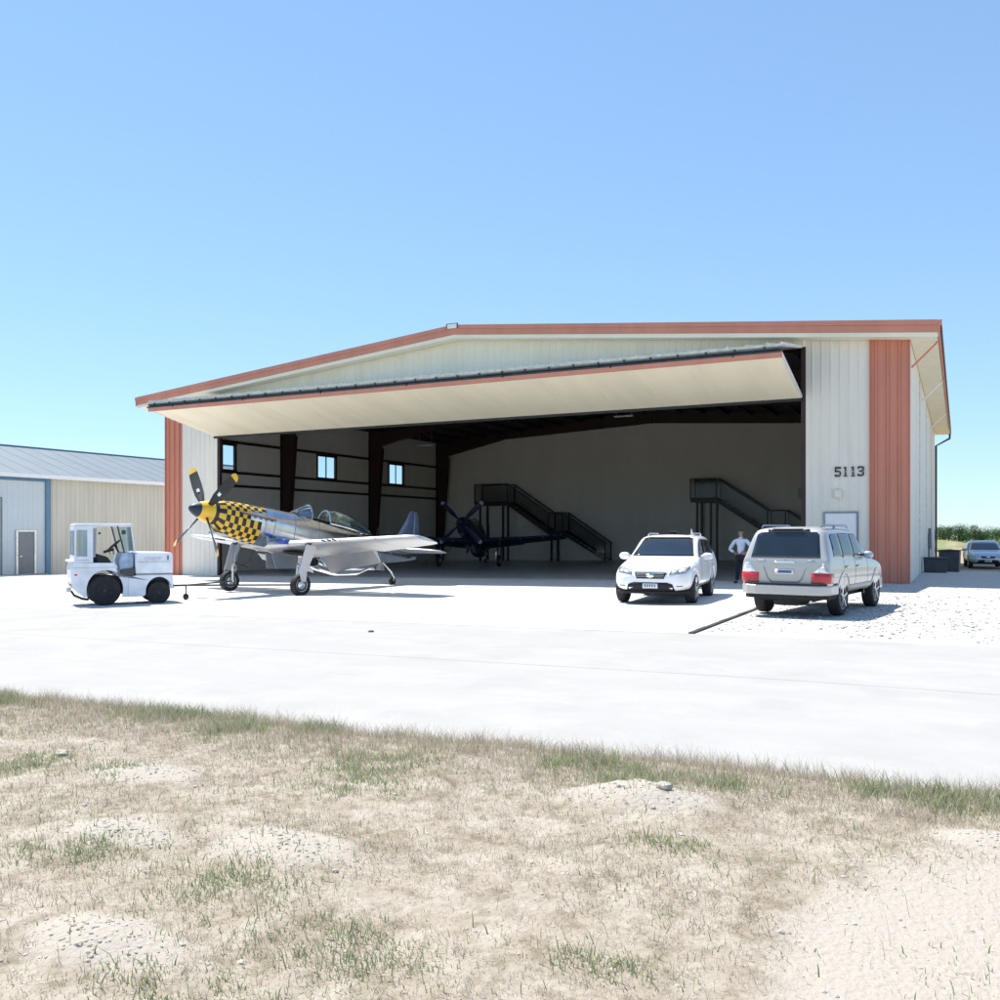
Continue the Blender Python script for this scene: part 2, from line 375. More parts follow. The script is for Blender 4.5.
# jambs and header
for x, s in ((OL, 1), (OR, -1)):
    mb = MB(); mb.bb(min(x, x+s*.16), max(x, x+s*.16), YF-.0, YF+.16, g(x, YF)-.02, OT); mb.build('door_jamb', M['steel'], hg)
mb = MB(); mb.bb(OL, OR, YF+.05, YF+.5, OT, OT+.3); mb.build('door_header', M['steel'], hg)
mb = MB(); mb.bb(OR-.17, OR-.29, YF+.2, YF+.45, 2.9, 3.25); mb.build('switch_box', M['black'], hg)
# bifold door: two leaves folded outward
FYO, FZ = 28.75, 7.22
DL, DR = OL-.12, OR-.13
def slab(y0, z0, y1, z1, t, name, m, x0=DL, x1=DR):
    d = Vector((0, y1-y0, z1-z0)).normalized(); nn = Vector((0, -d.z, d.y))*t
    mb = MB(); mb.prism([(y0, z0), (y1, z1), (y1+nn.y, z1+nn.z), (y0+nn.y, z0+nn.z)], 'x', x0, x1); return mb
mb = slab(FYO, FZ, YF-.1, 6.38, .12, '', None); dl = mb.build('door_leaf', M['door_skin'], hg)
mb = MB()                                                           # panel seams on the lower skin
L0 = Vector((0, FYO+.05, FZ-.008)); L1 = Vector((0, YF-.12, 6.372))
x = DL+.61
while x < DR-.1:
    mb.beam(L0+Vector((x, 0, -.004)), L1+Vector((x, 0, -.004)), .012, .004); x += 1.84
mb.build('panel_rib', M['door_skin'], dl)
mb = slab(FYO, FZ+.24, YF-.05, OT-.05, .10, '', None); ul = mb.build('door_leaf', M['galv'], hg)
mb = MB(); x = DL+.3
while x < DR-.1:
    mb.beam((x, FYO+.02, FZ+.37), (x, YF-.08, OT+.075), .07, .05); x += .61
mb.build('panel_rib', M['galv'], ul)
mb = MB(); mb.bb(DL-.02, DR+.02, FYO-.03, FYO+.02, FZ-.10, FZ+.06); mb.build('door_edge_trim', M['red'], hg)
mb = MB(); mb.bb(DL, DR, FYO+.03, FYO+.2, FZ+.13, FZ+.235); mb.build('fold_seal', M['darktube'], hg)
mb = MB(); mb.tube([(DL, FYO-.02, FZ+.20), (DR, FYO-.02, FZ+.20)], .05); ht = mb.build('hinge_tube', M['darktube'], hg, smooth=40)
mb = MB(); mb.tube([(DL-.1, FYO+.0, FZ+.10), (DR, FYO+.0, FZ+.10)], .045); mb.build('drive_shaft', M['darktube'], hg, smooth=40)
x = DL+.4
while x < DR: MB().box((x, FYO-.03, FZ+.20), (.05, .12, .12)).build('hinge_knuckle', M['darktube'], ht); x += .92
for k in range(7):
    x = DL+1.5+k*4.1; mb = MB(); mb.lathe([(.05, -.03), (.08, -.03), (.08, .03), (.05, .03)], 14, 'x', (x, FYO+.0, FZ+.10)); mb.build('cable_drum', M['black'], hg)
for x in (DL-.0, DR):
    mb = MB(); mb.beam((x, FYO+.0, FZ+.02), (x, YF-.12, 6.44), .06, .10); mb.beam((x, FYO, FZ+.34), (x, YF-.08, OT+.0), .06, .08)
    mb.build('leaf_side_rail', M['white'], hg)
mb = MB(); mb.bb(DL, DR, YF-.12, YF-.06, 6.28, 6.40); mb.build('bottom_seal', M['black'], hg)
# personnel door, light, number
mb = MB(); z0 = g(-3.6, YF)
dr = MB().bb(-4.15, -3.14, YF-.06, YF-.045, z0, 2.34).build('door', M['white'], hg)
mb = MB(); mb.bb(-4.20, -4.15, YF-.085, YF-.01, z0, 2.40); mb.bb(-3.14, -3.09, YF-.085, YF-.01, z0, 2.40); mb.bb(-4.15, -3.14, YF-.085, YF-.01, 2.34, 2.40)
mb.build('frame', M['badge'], dr); MB().box((-4.05, YF-.1, 1.0), (.05, .08, .12)).build('handle', M['galv'], dr, bevel=.01)
lb = MB().bb(-3.86, -3.60, YF-.14, YF-.03, 2.86, 3.16).build('wall_light', M['cream'], hg, bevel=.04, bseg=3)
MB().bb(-3.83, -3.63, YF-.15, YF-.139, 2.9, 3.12).build('diffuser', M['wall'], lb, bevel=.02)
SEG = {'5': [(0, 4, 3, 5), (0, 2.6, .8, 4), (0, 2.3, 2.4, 3.1), (2.2, .5, 3, 2.6), (0, 0, 2.4, .8), (0, .5, .8, 1.2)],
       '1': [(1.1, 0, 1.9, 2.3), (1.1, 2.6, 1.9, 5), (.6, 4.1, 1.1, 4.7), (.6, 0, 1.05, .5), (1.95, 0, 2.4, .5)],
       '3': [(0, 4.2, 2.4, 5), (2.2, 2.8, 3, 4.7), (.6, 2.2, 2.4, 2.9), (2.2, .4, 3, 2.3), (0, 0, 2.4, .8), (0, .8, .7, 1.3), (0, 3.7, .7, 4.2)]}
for i, ch in enumerate('5113'):
    mb = MB(); s = .068; x0 = -3.84+i*.245
    for (a, b, c, d) in SEG[ch]:
        mb.bb(x0+a*s, x0+c*s, YF-.05, YF-.038, 3.60+b*s, 3.60+d*s)
    mb.build('house_number', M['darktube'], hg)
# ceiling lights
def ceil_light(x, y, lab):
    z = roofz(x)-1.25; t = empty('ceiling_light', (x, y, z), 0, lab, 'lamp', 'strip lights under the hangar roof')
    MB().box((0, 0, .03), (1.3, .22, .06)).build('housing', M['lamp'], t, bevel=.01)
    for dx in (-.5, .5): MB().tube([(dx, 0, .05), (dx, 0, .98)], .012, 5).build('hanger', M['galv'], t)
    MB().box((0, 0, -.015), (1.2, .14, .03)).build('diffuser', M['lamp'], t, bevel=.01)
for x, y, l in ((-26.8, 43, 'strip light hanging left of the ridge, nearer one of its pair'), (-27.2, 46, 'strip light hanging left of the ridge, farther one of its pair'),
                (-18.9, 54, 'strip light hanging near the back wall below the ridge'), (-13.0, 44, 'strip light hanging right of the ridge, nearer one of its pair'),
                (-13.2, 46.5, 'strip light hanging right of the ridge, farther one of its pair'), (-33.0, 53, 'strip light hanging close to the left window wall'), (-31.2, 41.8, 'strip light hanging beside the first rafter on the left')):
    ceil_light(x, y, l)

# ------------------------------------------------------------------ staircases against the partition
def stair(xp0, xp1, label):
    y0, y1 = 58.3, 59.5; gb = g(xp1+5, 59); zp = 3.95; zl = 1.82; sl = .655
    t = empty('staircase', (xp0, y0, g(xp0, y0)), 0, label, 'staircase', 'dark steel staircases along the back wall', world=True)
    xa = xp1+(zp-zl)/sl; xb = xa+1.1; xc = xb+(zl-gb)/sl
    line = [(xp0, zp), (xp1, zp), (xa, zl), (xb, zl), (xc, gb)]
    for y in (y0, y1):
        mb = MB()
        for (u, a), (v, b) in zip(line[:-1], line[1:]): mb.prism([(u, a), (v, b), (v, b-.30 if b > gb else b), (u, a-.30)], 'y', y-.03, y+.03)
        mb.build('stringer', M['black'], t)
        mb = MB(); H = 1.25
        for (u, a), (v, b) in zip(line[:-1], line[1:]): mb.beam((u, y, a+H), (v, y, b+H), .06, .07)
        mb.build('handrail', M['black'], t)
        mb = MB()
        for (u, a), (v, b) in zip(line[:-1], line[1:]): mb.prism([(u+.02, a+.02), (v-.02, b+.02), (v-.02, b+H-.04), (u+.02, a+H-.04)], 'y', y-.008, y+.008)
        mb.build('infill_panel', M['mesh'], t)
        for xx, zz in [(xp0, zp), (xp1, zp), (xa, zl), (xb, zl), (xc-.1, gb)]:
            MB().beam((xx, y, zz-.1), (xx, y, zz+H+.01), .07, .07).build('baluster', M['black'], t)
    for xx in (xp0+.45, xp1-.35, xp1+.05, xa+.25, xa+.75):
        zz = zp if xx <= xp1+.1 else zl
        for y in (y0+.02, y1-.02) if xx in (xp0+.45, xa+.25) else (y0+.02,): MB().beam((xx, y, g(xx, y)), (xx, y, zz-.2), .13, .13).build('post', M['black'], t)
    mb = MB(); mb.bb(xp0, xp1, y0+.03, y1-.03, zp-.06, zp-.02); mb.bb(xa, xb, y0+.03, y1-.03, zl-.06, zl-.02); mb.build('platform', M['black'], t)
    for (u, a, v, b) in ((xp1, zp, xa, zl), (xb, zl, xc, gb)):
        k = int((a-b)/.18)
        for i in range(1, k):
            MB().box((u+(v-u)*i/k, (y0+y1)/2, a+(b-a)*i/k), (.28, y1-y0-.08, .03)).build('step', M['black'], t)
    mb = MB(); mb.beam((xp0, y0, zp+1.25), (xp0, y1, zp+1.25), .06, .07); mb.prism([(y0, zp), (y1, zp), (y1, zp+1.2), (y0, zp+1.2)], 'x', xp0-.008, xp0+.008); mb.build('end_panel', M['mesh'], t)
stair(-32.0, -29.3, 'dark steel staircase on the back wall behind the parked dark aircraft')
stair(-15.8, -14.1, 'dark steel staircase on the back wall beside the standing person')

# ------------------------------------------------------------------ LEFT NEIGHBOUR BUILDING
bx = -46.4
nb = empty('neighbour_building', (bx, 34, -.7), 0, 'low beige and pale blue metal building with slate roof left of the hangar', 'building', world=True)
gx = lambda y: g(bx, y)-.1
mb = MB(); ribbed(mb, 'y', bx-.05, 1, 33.9, 62, gx, 4.85); mb.build('wall', M['beige'], nb)
mb = MB(); ribbed(mb, 'y', bx+.0, 1, 14, 33.75, gx, 4.75, depth=.012); mb.build('front_wall', M['pale'], nb)
mb = MB(); ribbed(mb, 'x', 14, -1, bx-12, bx, -.8, lambda x: 4.85+(6-abs(x-(bx-6)))/3); mb.build('end_wall', M['pale'], nb)
mb = MB(); ribbed(mb, 'x', 62, 1, bx-12, bx, -1.6, lambda x: 4.85+(6-abs(x-(bx-6)))/3); mb.build('end_wall', M['beige'], nb)
mb = MB(); ribbed(mb, 'y', bx-12, -1, 14, 62, -1.4, 4.85); mb.build('wall', M['beige'], nb)
mb = MB(); mb.bb(bx-.04, bx+.10, 33.66, 33.96, gx(33.8), 4.8); mb.bb(bx+.02, bx+.08, 14, 33.66, 4.55, 4.82); mb.build('blue_trim', M['blue'], nb)
mb = MB(); 
for s in (1, -1):
    e = (bx+.35) if s > 0 else (bx-12.35)
    mb.prism([(e, 4.92), (bx-6, 7.04), (bx-6, 6.94), (e, 4.82)], 'y', 13.6, 62.4)
rf = mb.build('roof', M['slate'], nb)
mb = MB(); y = 14
while y < 62: mb.beam((bx+.35, y, 4.925), (bx-6, y, 7.045), .02, .012); y += 1.2
mb.build('standing_seam', M['slate'], rf)
MB().bb(bx-6.15, bx-5.85, 13.6, 62.4, 7.0, 7.09).build('ridge_cap', M['blue'], rf)
MB().bb(bx+.33, bx+.47, 13.6, 62.4, 4.72, 4.93).build('gutter', M['white'], nb)
d = MB().bb(bx+.02, bx+.05, 31.95, 32.95, gx(32)+.12, 1.72).build('door', M['greydoor'], nb)
mb = MB(); mb.bb(bx+.02, bx+.09, 31.85, 31.95, gx(32)+.1, 1.80); mb.bb(bx+.02, bx+.09, 32.95, 33.05, gx(32)+.1, 1.80); mb.bb(bx+.02, bx+.09, 31.95, 32.95, 1.72, 1.8); mb.build('frame', M['galv'], d)
MB().box((bx+.1, 32.1, .35), (.06, .12, .05)).build('handle', M['galv'], d)
mb = MB(); mb.bb(bx+.02, bx+.07, 30.98, 31.05, gx(31), 3.6); mb.bb(bx+.02, bx+.07, 26, 30.98, 3.53, 3.6); mb.build('sliding_door_frame', M['greydoor'], nb)
mb = MB(); ribbed(mb, 'y', bx+.03, 1, 26, 30.97, gx, 3.53, pitch=.6, depth=.01); mb.build('sliding_door', M['pale'], nb)
MB().bb(bx+.03, bx+.3, 20, 33.6, gx(33)-.0, gx(33)+.17).build('plinth', M['taxi'], nb)
# bird in the sky above the roof
bd = empty('bird', (-50.5, 32.9, 6.95+.9), R(40), 'tiny dark bird in the sky above the slate roof', 'bird')
mb = MB(); mb.loft([[(x, r*math.cos(t), r*math.sin(t)) for t in [k*math.pi/3 for k in range(6)]] for x, r in ((-.13, .01), (-.06, .045), (.04, .05), (.1, .03), (.14, .008))]); mb.build('body', M['black'], bd, smooth=60)
for s in (-1, 1): MB().loft([[(-.05, s*.03, .02), (.06, s*.03, .02), (.06, s*.03, .035)], [(-.03, s*.16, .09), (.05, s*.16, .09), (.05, s*.16, .1)], [(-.07, s*.3, .05), (-.05, s*.3, .05), (-.05, s*.3, .055)]]).build('wing', M['black'], bd)

# ------------------------------------------------------------------ FIGHTER AIRCRAFT
def fighter(loc, rz, label, scheme, hubz=2.55, prop=-38):
    th = R(10.5); ct, st = math.cos(th), math.sin(th)
    def A(v): s, y, z = v; return Vector((1.96-s*ct-z*st, y, hubz-s*st+z*ct))
    t = empty('propeller_aircraft', loc, rz, label, 'aircraft')
    mm = scheme
    # fuselage
    ST = [(.12, .36, -.36, .35), (.3, .42, -.52, .40), (.7, .47, -.64, .43), (1.5, .51, -.70, .445), (2.4, .55, -.72, .455), (3.2, .58, -.74, .46), (4.4, .58, -.76, .46), (5.3, .54, -.74, .44), (6.2, .50, -.62, .38), (7.0, .46, -.46, .30), (7.9, .41, -.28, .20), (8.7, .36, -.10, .10), (9.05, .32, .02, .04)]
    def sec(s):
        for a, b in zip(ST[:-1], ST[1:]):
            if s <= b[0]: k = (s-a[0])/(b[0]-a[0]); return [a[i]+(b[i]-a[i])*k for i in range(4)]
        return ST[-1]
    def ring(s, n=60, gr=0):
        _, tp, bt, hw = sec(s); zc = .0 if tp > .35 else .15; out = []
        for k in range(n):
            a = 2*math.pi*k/n; c, q = math.cos(a), math.sin(a); e = .85
            y = (hw+gr)*math.copysign(abs(c)**e, c); z = zc+((tp+gr-zc) if q > 0 else (zc-bt+gr))*math.copysign(abs(q)**e, q)
            out.append((s, y, z))
        return out
    SS = [.12, .2]+[.2+.07*i for i in range(1, 21)]+[1.8, 2.2, 2.6, 3.0, 3.4, 3.8, 4.2, 4.6, 5, 5.4, 5.8, 6.2, 6.6, 7, 7.4, 7.8, 8.2, 8.6, 8.85, 9.05]
    mb = MB(); mb.loft([ring(s) for s in SS])
    if mm['check']:
        n = 60
        for i, f in enumerate(mb.f):
            if i >= (len(SS)-1)*n: continue
            si, k = divmod(i, 60); s = SS[si]
            low = (k/n*360) > 185 and (k/n*360) < 355
            lim = 1.55 if low else (1.15 if abs(k-15) > 10 else 1.7)
            if s < .12: mb.m[i] = 2
            elif s < lim:
                mb.m[i] = 1 if ((int((s-.2+.001)/.14)+int(k/(n/20))) % 2) else 2
    # anti-glare on top
        for i in range((len(SS)-1)*60):
            si, k = divmod(i, 60)
            if 10 <= k < 20 and 1.2 <= SS[si] < 3.3: mb.m[i] = 3
    fus = mb.build('fuselage', [mm['body'], M['yellow'], M['black'], M['olive']], t, smooth=40, xf=A)
    for s_ in (1.75, 2.1, 2.9, 3.9, 5.2, 5.8, 6.4, 7.0, 7.5, 8.1):
        rg = ring(s_, 60, .004); rg2 = [(a+.018, b, c) for a, b, c in rg]
        MB().loft([rg, rg2], False).build('panel_line', M['badge'], fus, xf=A)
    # exhaust stubs
    for sd in (-1, 1):
        mb = MB()
        for i in range(6): mb.tube([(.85+i*.21, sd*.40, .16), (.93+i*.21, sd*.50, .15), (1.0+i*.21, sd*.54, .14)], .042, 8)
        mb.build('exhaust_stack', M['brown'], fus, smooth=50, xf=A)
    # radiator scoop
    mb = MB(); rr = []
    for s, z0, z1, w in ((4.2, -.70, -1.02, .30), (4.35, -.60, -1.10, .33), (5.2, -.55, -1.16, .34), (6.1, -.45, -1.02, .30), (6.9, -.35, -.62, .20), (7.2, -.3, -.42, .12)):
        rr.append([(s, w*math.copysign(abs(math.cos(a))**.8, math.cos(a)), (z0+z1)/2+(z0-z1)/2*math.copysign(abs(math.sin(a))**.8, math.sin(a))) for a in [2*math.pi*k/20 for k in range(20)]])
    mb.loft(rr); sp = mb.build('radiator_scoop', mm['body'], t, smooth=50, xf=A)
    MB().loft([[(4.19, y*.8, -.86+(z+.86)*.8) for _, y, z in rr[0]], [(4.185, y*.8, -.86+(z+.86)*.8) for _, y, z in rr[0]]]).build('intake_opening', M['dark'], sp, xf=A)
    MB().box((.5, 0, -.60), (.7, .28, .16)).build('chin_intake', mm['body'], t, bevel=.05, xf=A)
    # wings
    def airfoil(s0, c, y, z, tk=.13, cut=1.0):
        pts = []
        for x in (0, .012, .05, .12, .25, .4, .55, .7, .85, 1.0):
            if x > cut: continue
            tt = tk*c*(1.4845*math.sqrt(x)-.63*x-1.758*x*x+1.4215*x**3-.5075*x**4)*2
            pts.append((x, tt))
        up = [(s0+x*c, y, z+q*.62) for x, q in pts]; dn = [(s0+x*c, y, z-q*.42-.004) for x, q in pts]
        return up+dn[::-1]
    WS = [(.0, 2.05, 2.80), (.45, 2.05, 2.75), (1.0, 2.25, 2.45), (1.8, 2.38, 2.25), (3.0, 2.56, 1.93), (4.3, 2.76, 1.60), (5.2, 2.90, 1.38), (5.5, 2.99, 1.2), (5.62, 3.15, .85)]
    for sd in (-1, 1):
        mb = MB(); inner = [airfoil(s0, c, sd*y, -.66+y*.088, .145-.006*y, .75) for y, s0, c in WS[:5]]; 
        mb.loft(inner); outer = [airfoil(s0, c, sd*y, -.66+y*.088, .145-.006*y) for y, s0, c in WS[4:]]; mb.loft(outer)
        wg = mb.build('wing', mm['wing'], t, smooth=45, xf=A)
        for y_, s_, c_ in WS[2:6]:
            MB().loft([airfoil(s_-.003, c_+.004, sd*(y_+q_), -.66+(y_+q_)*.088, .158-.006*y_, .75 if y_ < 3 else 1) for q_ in (0, .02)], False).build('panel_line', M['badge'], wg, xf=A)
        # flaps lowered
        fp = []
        for y, s0, c in WS[1:5]:
            h = Vector((s0+.75*c, 0, -.66+y*.088-.02)); L = .25*c*1.1; a = R(mm['flap'])
            e = (h.x+L*math.cos(a), h.z-L*math.sin(a))
            fp.append([(h.x-.02, sd*y, h.z+.06), (h.x+.1, sd*y, h.z+.05), (e[0], sd*y, e[1]), (e[0]-.01, sd*y, e[1]-.015), (h.x-.02, sd*y, h.z-.05)])
        MB().loft(fp).build('flap', mm['wing'], wg, xf=A, smooth=40)
        mb = MB(); mb.beam((2.36, sd*1.75, -.56), (2.36, sd*1.95, -.55), .08, .05)
        for q in (2.55, 2.75, 2.95): mb.tube([(WS[3][1]+.02+(q-2.3)*.12, sd*q, -.66+q*.088), (WS[3][1]-.14+(q-2.3)*.12, sd*q, -.66+q*.088)], .022, 8)
        mb.build('gun_barrel', M['black'], wg, xf=A)
        MB().lathe([(.0, -.06), (.06, -.04), (.075, 0)], 12, 'x', (2.6, sd*3.9, -.33)).build('landing_light', M['clearlens'], wg, xf=A) if False else None
        # horizontal tail
        HS = [(.05, 7.62, 1.20), (.8, 7.78, 1.02), (1.6, 7.95, .80), (1.95, 8.08, .55), (2.02, 8.2, .3)]
        mb = MB(); mb.loft([airfoil(s0, c, sd*y, .22, .09) for y, s0, c in HS]); mb.build('tailplane', mm['wing'], t, smooth=45, xf=A)
        # main gear
        at = A((2.42, sd*1.80, -.56)); hub = Vector((0, sd*1.80, .345))
        mb = MB(); mb.tube([at, hub+Vector((-.02, sd*-.16, .28))], .06, 10); mb.tube([hub+Vector((-.02, -sd*.16, .55)), hub+Vector((0, -sd*.16, .0)), hub], [.04, .045, .03], 10)
        mb.tube([hub+Vector((-.03, -sd*.16, .25)), hub+Vector((-.17, -sd*.16, .42)), hub+Vector((-.05, -sd*.16, .6))], .018, 6)
        gl_ = mb.build('gear_leg', M['metal'], t, smooth=50)
        w = MB().lathe([(.20, -.07), (.27, -.105), (.325, -.095), (.345, -.04), (.345, .04), (.325, .095), (.27, .105), (.20, .07)], 28, 'y', hub).build('wheel', M['rubber'], t, smooth=50)
        MB().lathe([(.03, -.11), (.08, -.10), (.16, -.06), (.21, -.075), (.21, .075), (.16, .06), (.08, .10), (.03, .11)], 24, 'y', hub).build('rim', M['alloy'], w, smooth=40)
        dm = MB(); o_ = sd*.11
        dm.loft([[at+Vector((dx, o_, .0)), at+Vector((dx, o_+sd*.02, .0))] and [at+Vector((-.24, o_, -.02)), at+Vector((.18, o_, .02)), at+Vector((.18, o_+.02, .02)), at+Vector((-.24, o_+.02, -.02))] for dx in (0,)]+
                [[hub+Vector((-.16, o_+.0, .40)), hub+Vector((.13, o_, .40)), hub+Vector((.13, o_+.02, .40)), hub+Vector((-.16, o_+.02, .40))]]+
                [[hub+Vector((-.10, o_+sd*.02, .1)), hub+Vector((.08, o_+sd*.02, .1)), hub+Vector((.08, o_+sd*.02+.02, .1)), hub+Vector((-.10, o_+sd*.02+.02, .1))]])
        dm.build('gear_door', mm['wing'], t)
        c0 = A((2.75, sd*.14, -.78))
        MB().loft([[c0+Vector((.42, sd*.0, 0)), c0+Vector((-.62, 0, -.08)), c0+Vector((-.62, .02, -.08)), c0+Vector((.42, .02, 0))],
                   [c0+Vector((.30, sd*.1, -.50)), c0+Vector((-.50, sd*.1, -.52)), c0+Vector((-.50, sd*.1+.02, -.52)), c0+Vector((.30, sd*.1+.02, -.50))]]).build('inner_gear_door', M['badge'], t)
        mb = MB(); mb.lathe([(.001, 0), (.46, 0), (.46, .01), (.001, .01)], 20, 'z', (2.85, sd*.78, -.865+.07)); mb.build('wheel_well', M['dark'], wg, xf=A)
        mb = MB(); c1 = A((2.6, sd*1.1, -.75))
        mb.tube([c1, c1+Vector((.1, sd*.1, -.35)), c1+Vector((.0, sd*.35, -.55)), hub+Vector((-.02, -sd*.16, .62))], .014, 6)
        mb.tube([c1+Vector((-.2, 0, 0)), c1+Vector((-.1, sd*.2, -.3)), hub+Vector((0, -sd*.12, .35))], .012, 6)
        mb.build('brake_hose', M['black'], gl_)
    # fin and rudder
    def vsec(z, s0, s1, w): return [(s0, 0, z), (s0+.10*(s1-s0), w, z), (s0+.45*(s1-s0), w*1.1, z), (s1, .01, z), (s1, -.01, z), (s0+.45*(s1-s0), -w*1.1, z), (s0+.10*(s1-s0), -w, z)]
    mb = MB(); mb.loft([vsec(.25, 7.1, 8.72, .06), vsec(.48, 7.6, 8.74, .055), vsec(.8, 7.98, 8.74, .045), vsec(1.3, 8.26, 8.72, .035), vsec(1.70, 8.44, 8.68, .025), vsec(1.78, 8.52, 8.66, .012)])
    fn = mb.build('fin', mm['fin'], t, smooth=40, xf=A)
    mb = MB(); mb.loft([vsec(.0, 8.76, 9.05, .03), vsec(.3, 8.76, 9.16, .035), vsec(.9, 8.76, 9.12, .033), vsec(1.45, 8.74, 8.98, .025), vsec(1.77, 8.70, 8.84, .012)]); mb.build('rudder', mm['fin'], t, smooth=40, xf=A)
    # canopy, windscreen, cockpit
    def arch(s, w, h, z0, n=14): return [(s, w*math.cos(a), z0+h*math.sin(a)) for a in [math.pi*k/n for k in range(n+1)]]
    CS = [(4.42, .33, .46, .48), (4.7, .35, .53, .48), (5.05, .35, .55, .48), (5.5, .33, .51, .47), (6.0, .27, .40, .46), (6.4, .18, .25, .46), (6.62, .06, .09, .47)]
    cp = MB().loft([arch(*c) for c in CS], False, closed=False).build('canopy', M['glass'], t, smooth=60, xf=A)
    mb = MB(); mb.tube(arch(*CS[0]), .03, 6); mb.tube([(c[0], c[1]+.005, c[3]+.02) for c in CS], .025, 6); mb.tube([(c[0], -c[1]-.005, c[3]+.02) for c in CS], .025, 6); mb.build('canopy_frame', M['metal'], cp, xf=A, smooth=50)
    WSN = [(3.05, .20, .06, .56), (3.3, .30, .30, .52), (3.5, .33, .44, .50), (3.62, .335, .47, .50)]
    wn = MB().loft([arch(*c) for c in WSN], False, closed=False).build('windscreen', M['glass'], t, smooth=30, xf=A)
    mb = MB(); mb.tube(arch(*WSN[-1]), .028, 6); 
    for k in (4, 10): mb.tube([arch(*c)[k] for c in WSN], .016, 6)
    mb.build('windscreen_frame', M['metal'], wn, xf=A, smooth=50)
    mb = MB(); mb.loft([[(s, w*math.cos(a), .565+.05*math.sin(a)+dz) for a in [2*math.pi*k/16 for k in range(16)]] for s, w, dz in ((3.5, .24, 0), (4.0, .31, 0), (4.9, .31, -.01), (5.4, .2, -.02))]); ck = mb.build('cockpit_well', M['dark'], t, xf=A)
    mb = MB(); mb.box((4.75, 0, .62), (.12, .42, .5)); mb.box((4.75, 0, .88), (.1, .24, .16)); mb.build('pilot_seat', M['seat'], ck, xf=A, bevel=.03)
    mb = MB(); mb.box((5.2, 0, .62), (.5, .36, .2)); mb.tube([(4.9, .2, .6), (4.86, .12, .9), (4.86, -.12, .9), (4.9, -.2, .6)], .02, 6); mb.build('radio_rack', M['galv'], ck, xf=A)
    MB().box((3.62, 0, .66), (.1, .42, .18)).build('instrument_panel', M['navy2'], ck, xf=A, bevel=.03)
    # tail wheel
    tw = Vector((-5.72, 0, .16))
    mb = MB(); mb.tube([A((7.35, 0, -.32)), tw+Vector((.05, 0, .35)), tw+Vector((-.02, .09, .12)), tw+Vector((0, .06, 0))], .035, 8); mb.build('tail_gear_leg', M['metal'], t, smooth=50)
    MB().lathe([(.06, -.05), (.13, -.06), (.16, -.025), (.16, .025), (.13, .06), (.06, .05)], 20, 'y', tw).build('tail_wheel', M['rubber'], t, smooth=50)
    a7 = A((7.0, 0, -.42))
    for sd in (-1, 1): MB().loft([[a7+Vector((.3, sd*.12, 0)), a7+Vector((-.3, sd*.12, -.05)), a7+Vector((-.3, sd*.12+.015, -.05)), a7+Vector((.3, sd*.12+.015, 0))], [a7+Vector((.25, sd*.24, -.26)), a7+Vector((-.25, sd*.24, -.3)), a7+Vector((-.25, sd*.24+.015, -.3)), a7+Vector((.25, sd*.24+.015, -.26))]]).build('tail_gear_door', M['metal'], t)
    mb = MB(); mb.tube([(5.6, 0, .5+.45), (5.6, 0, .5)], .01, 5); mb.tube([(6.9, 0, .48), (6.95, 0, .85)], .01, 5); mb.build('antenna', M['black'], t, xf=A)
    # spinner and propeller
    mb = MB(); mb.lathe([(.02, -.70), (.09, -.66), (.17, -.54), (.23, -.40)], 24, 'x', (0, 0, 0)); spn = mb.build('spinner', mm['spin2'], t, smooth=50, xf=A)
    MB().lathe([(.23, -.40), (.29, -.24), (.335, -.08), (.345, .0)], 24, 'x', (0, 0, 0)).build('spinner_band', mm['spin'], spn, smooth=50, xf=A)
    MB().lathe([(.345, .0), (.355, .11)], 24, 'x', (0, 0, 0)).build('spinner_backplate', M['black'], spn, smooth=50, xf=A)
    for k in range(4):
        a = R(prop+90*k)
        def bl(rings):
            out = []
            for r, ch, tw_, tk in rings:
                q = R(tw_); ring_ = []
                for u, v in ((-.5, 0), (-.25, .5), (.15, .45), (.5, 0), (.15, -.3), (-.25, -.3)):
                    cx_, cs = u*ch, v*tk; yy = cx_*math.cos(q)-cs*math.sin(q); xx = cx_*math.sin(q)+cs*math.cos(q)
                    ring_.append((xx-.17, yy*math.cos(a)+r*math.sin(a), -yy*math.sin(a)+r*math.cos(a)))
                out.append(ring_)
            return out
        B = [(.2, .11, 55, .10), (.38, .17, 50, .08), (.65, .28, 42, .05), (1.0, .31, 34, .035), (1.35, .30, 27, .025), (1.52, .28, 24, .02)]
        b_ = MB().loft(bl(B)).build('propeller_blade', M['black'] if mm['check'] else M['navy'], t, smooth=50, xf=A)
        MB().loft(bl([(1.52, .281, 24, .021), (1.62, .24, 22, .018), (1.69, .13, 21, .012)])).build('blade_tip', mm['tip'], b_, smooth=50, xf=A)
        if mm['check']: MB().loft(bl([(.74, .12, 41, .10), (.86, .13, 38, .09)])).build('blade_decal', M['white'], b_, smooth=50, xf=A)
    return t
S1 = dict(body=M['metal'], wing=M['skinmetal'], fin=M['navy2'], check=True, flap=42, spin=M['yellow'], spin2=M['navy'], tip=M['yellow'])  # slate blue fin: shade and reflection on its side put into the colour
S2 = dict(body=M['navy'], wing=M['navy'], fin=M['navy'], check=False, flap=3, spin=M['navy'], spin2=M['navy'], tip=M['badge'])
pl = (-19.63, 21.86); PA = R(-101.0)
p51 = fighter((pl[0], pl[1], g(*pl)), PA, 'silver propeller fighter with yellow and black checkered nose parked on the apron', S1)
fighter((-25.2-.6, 44.4+1.85, g(-25.8, 46)), R(-72), 'dark navy propeller fighter standing inside the hangar before the staircase', S2, prop=45)
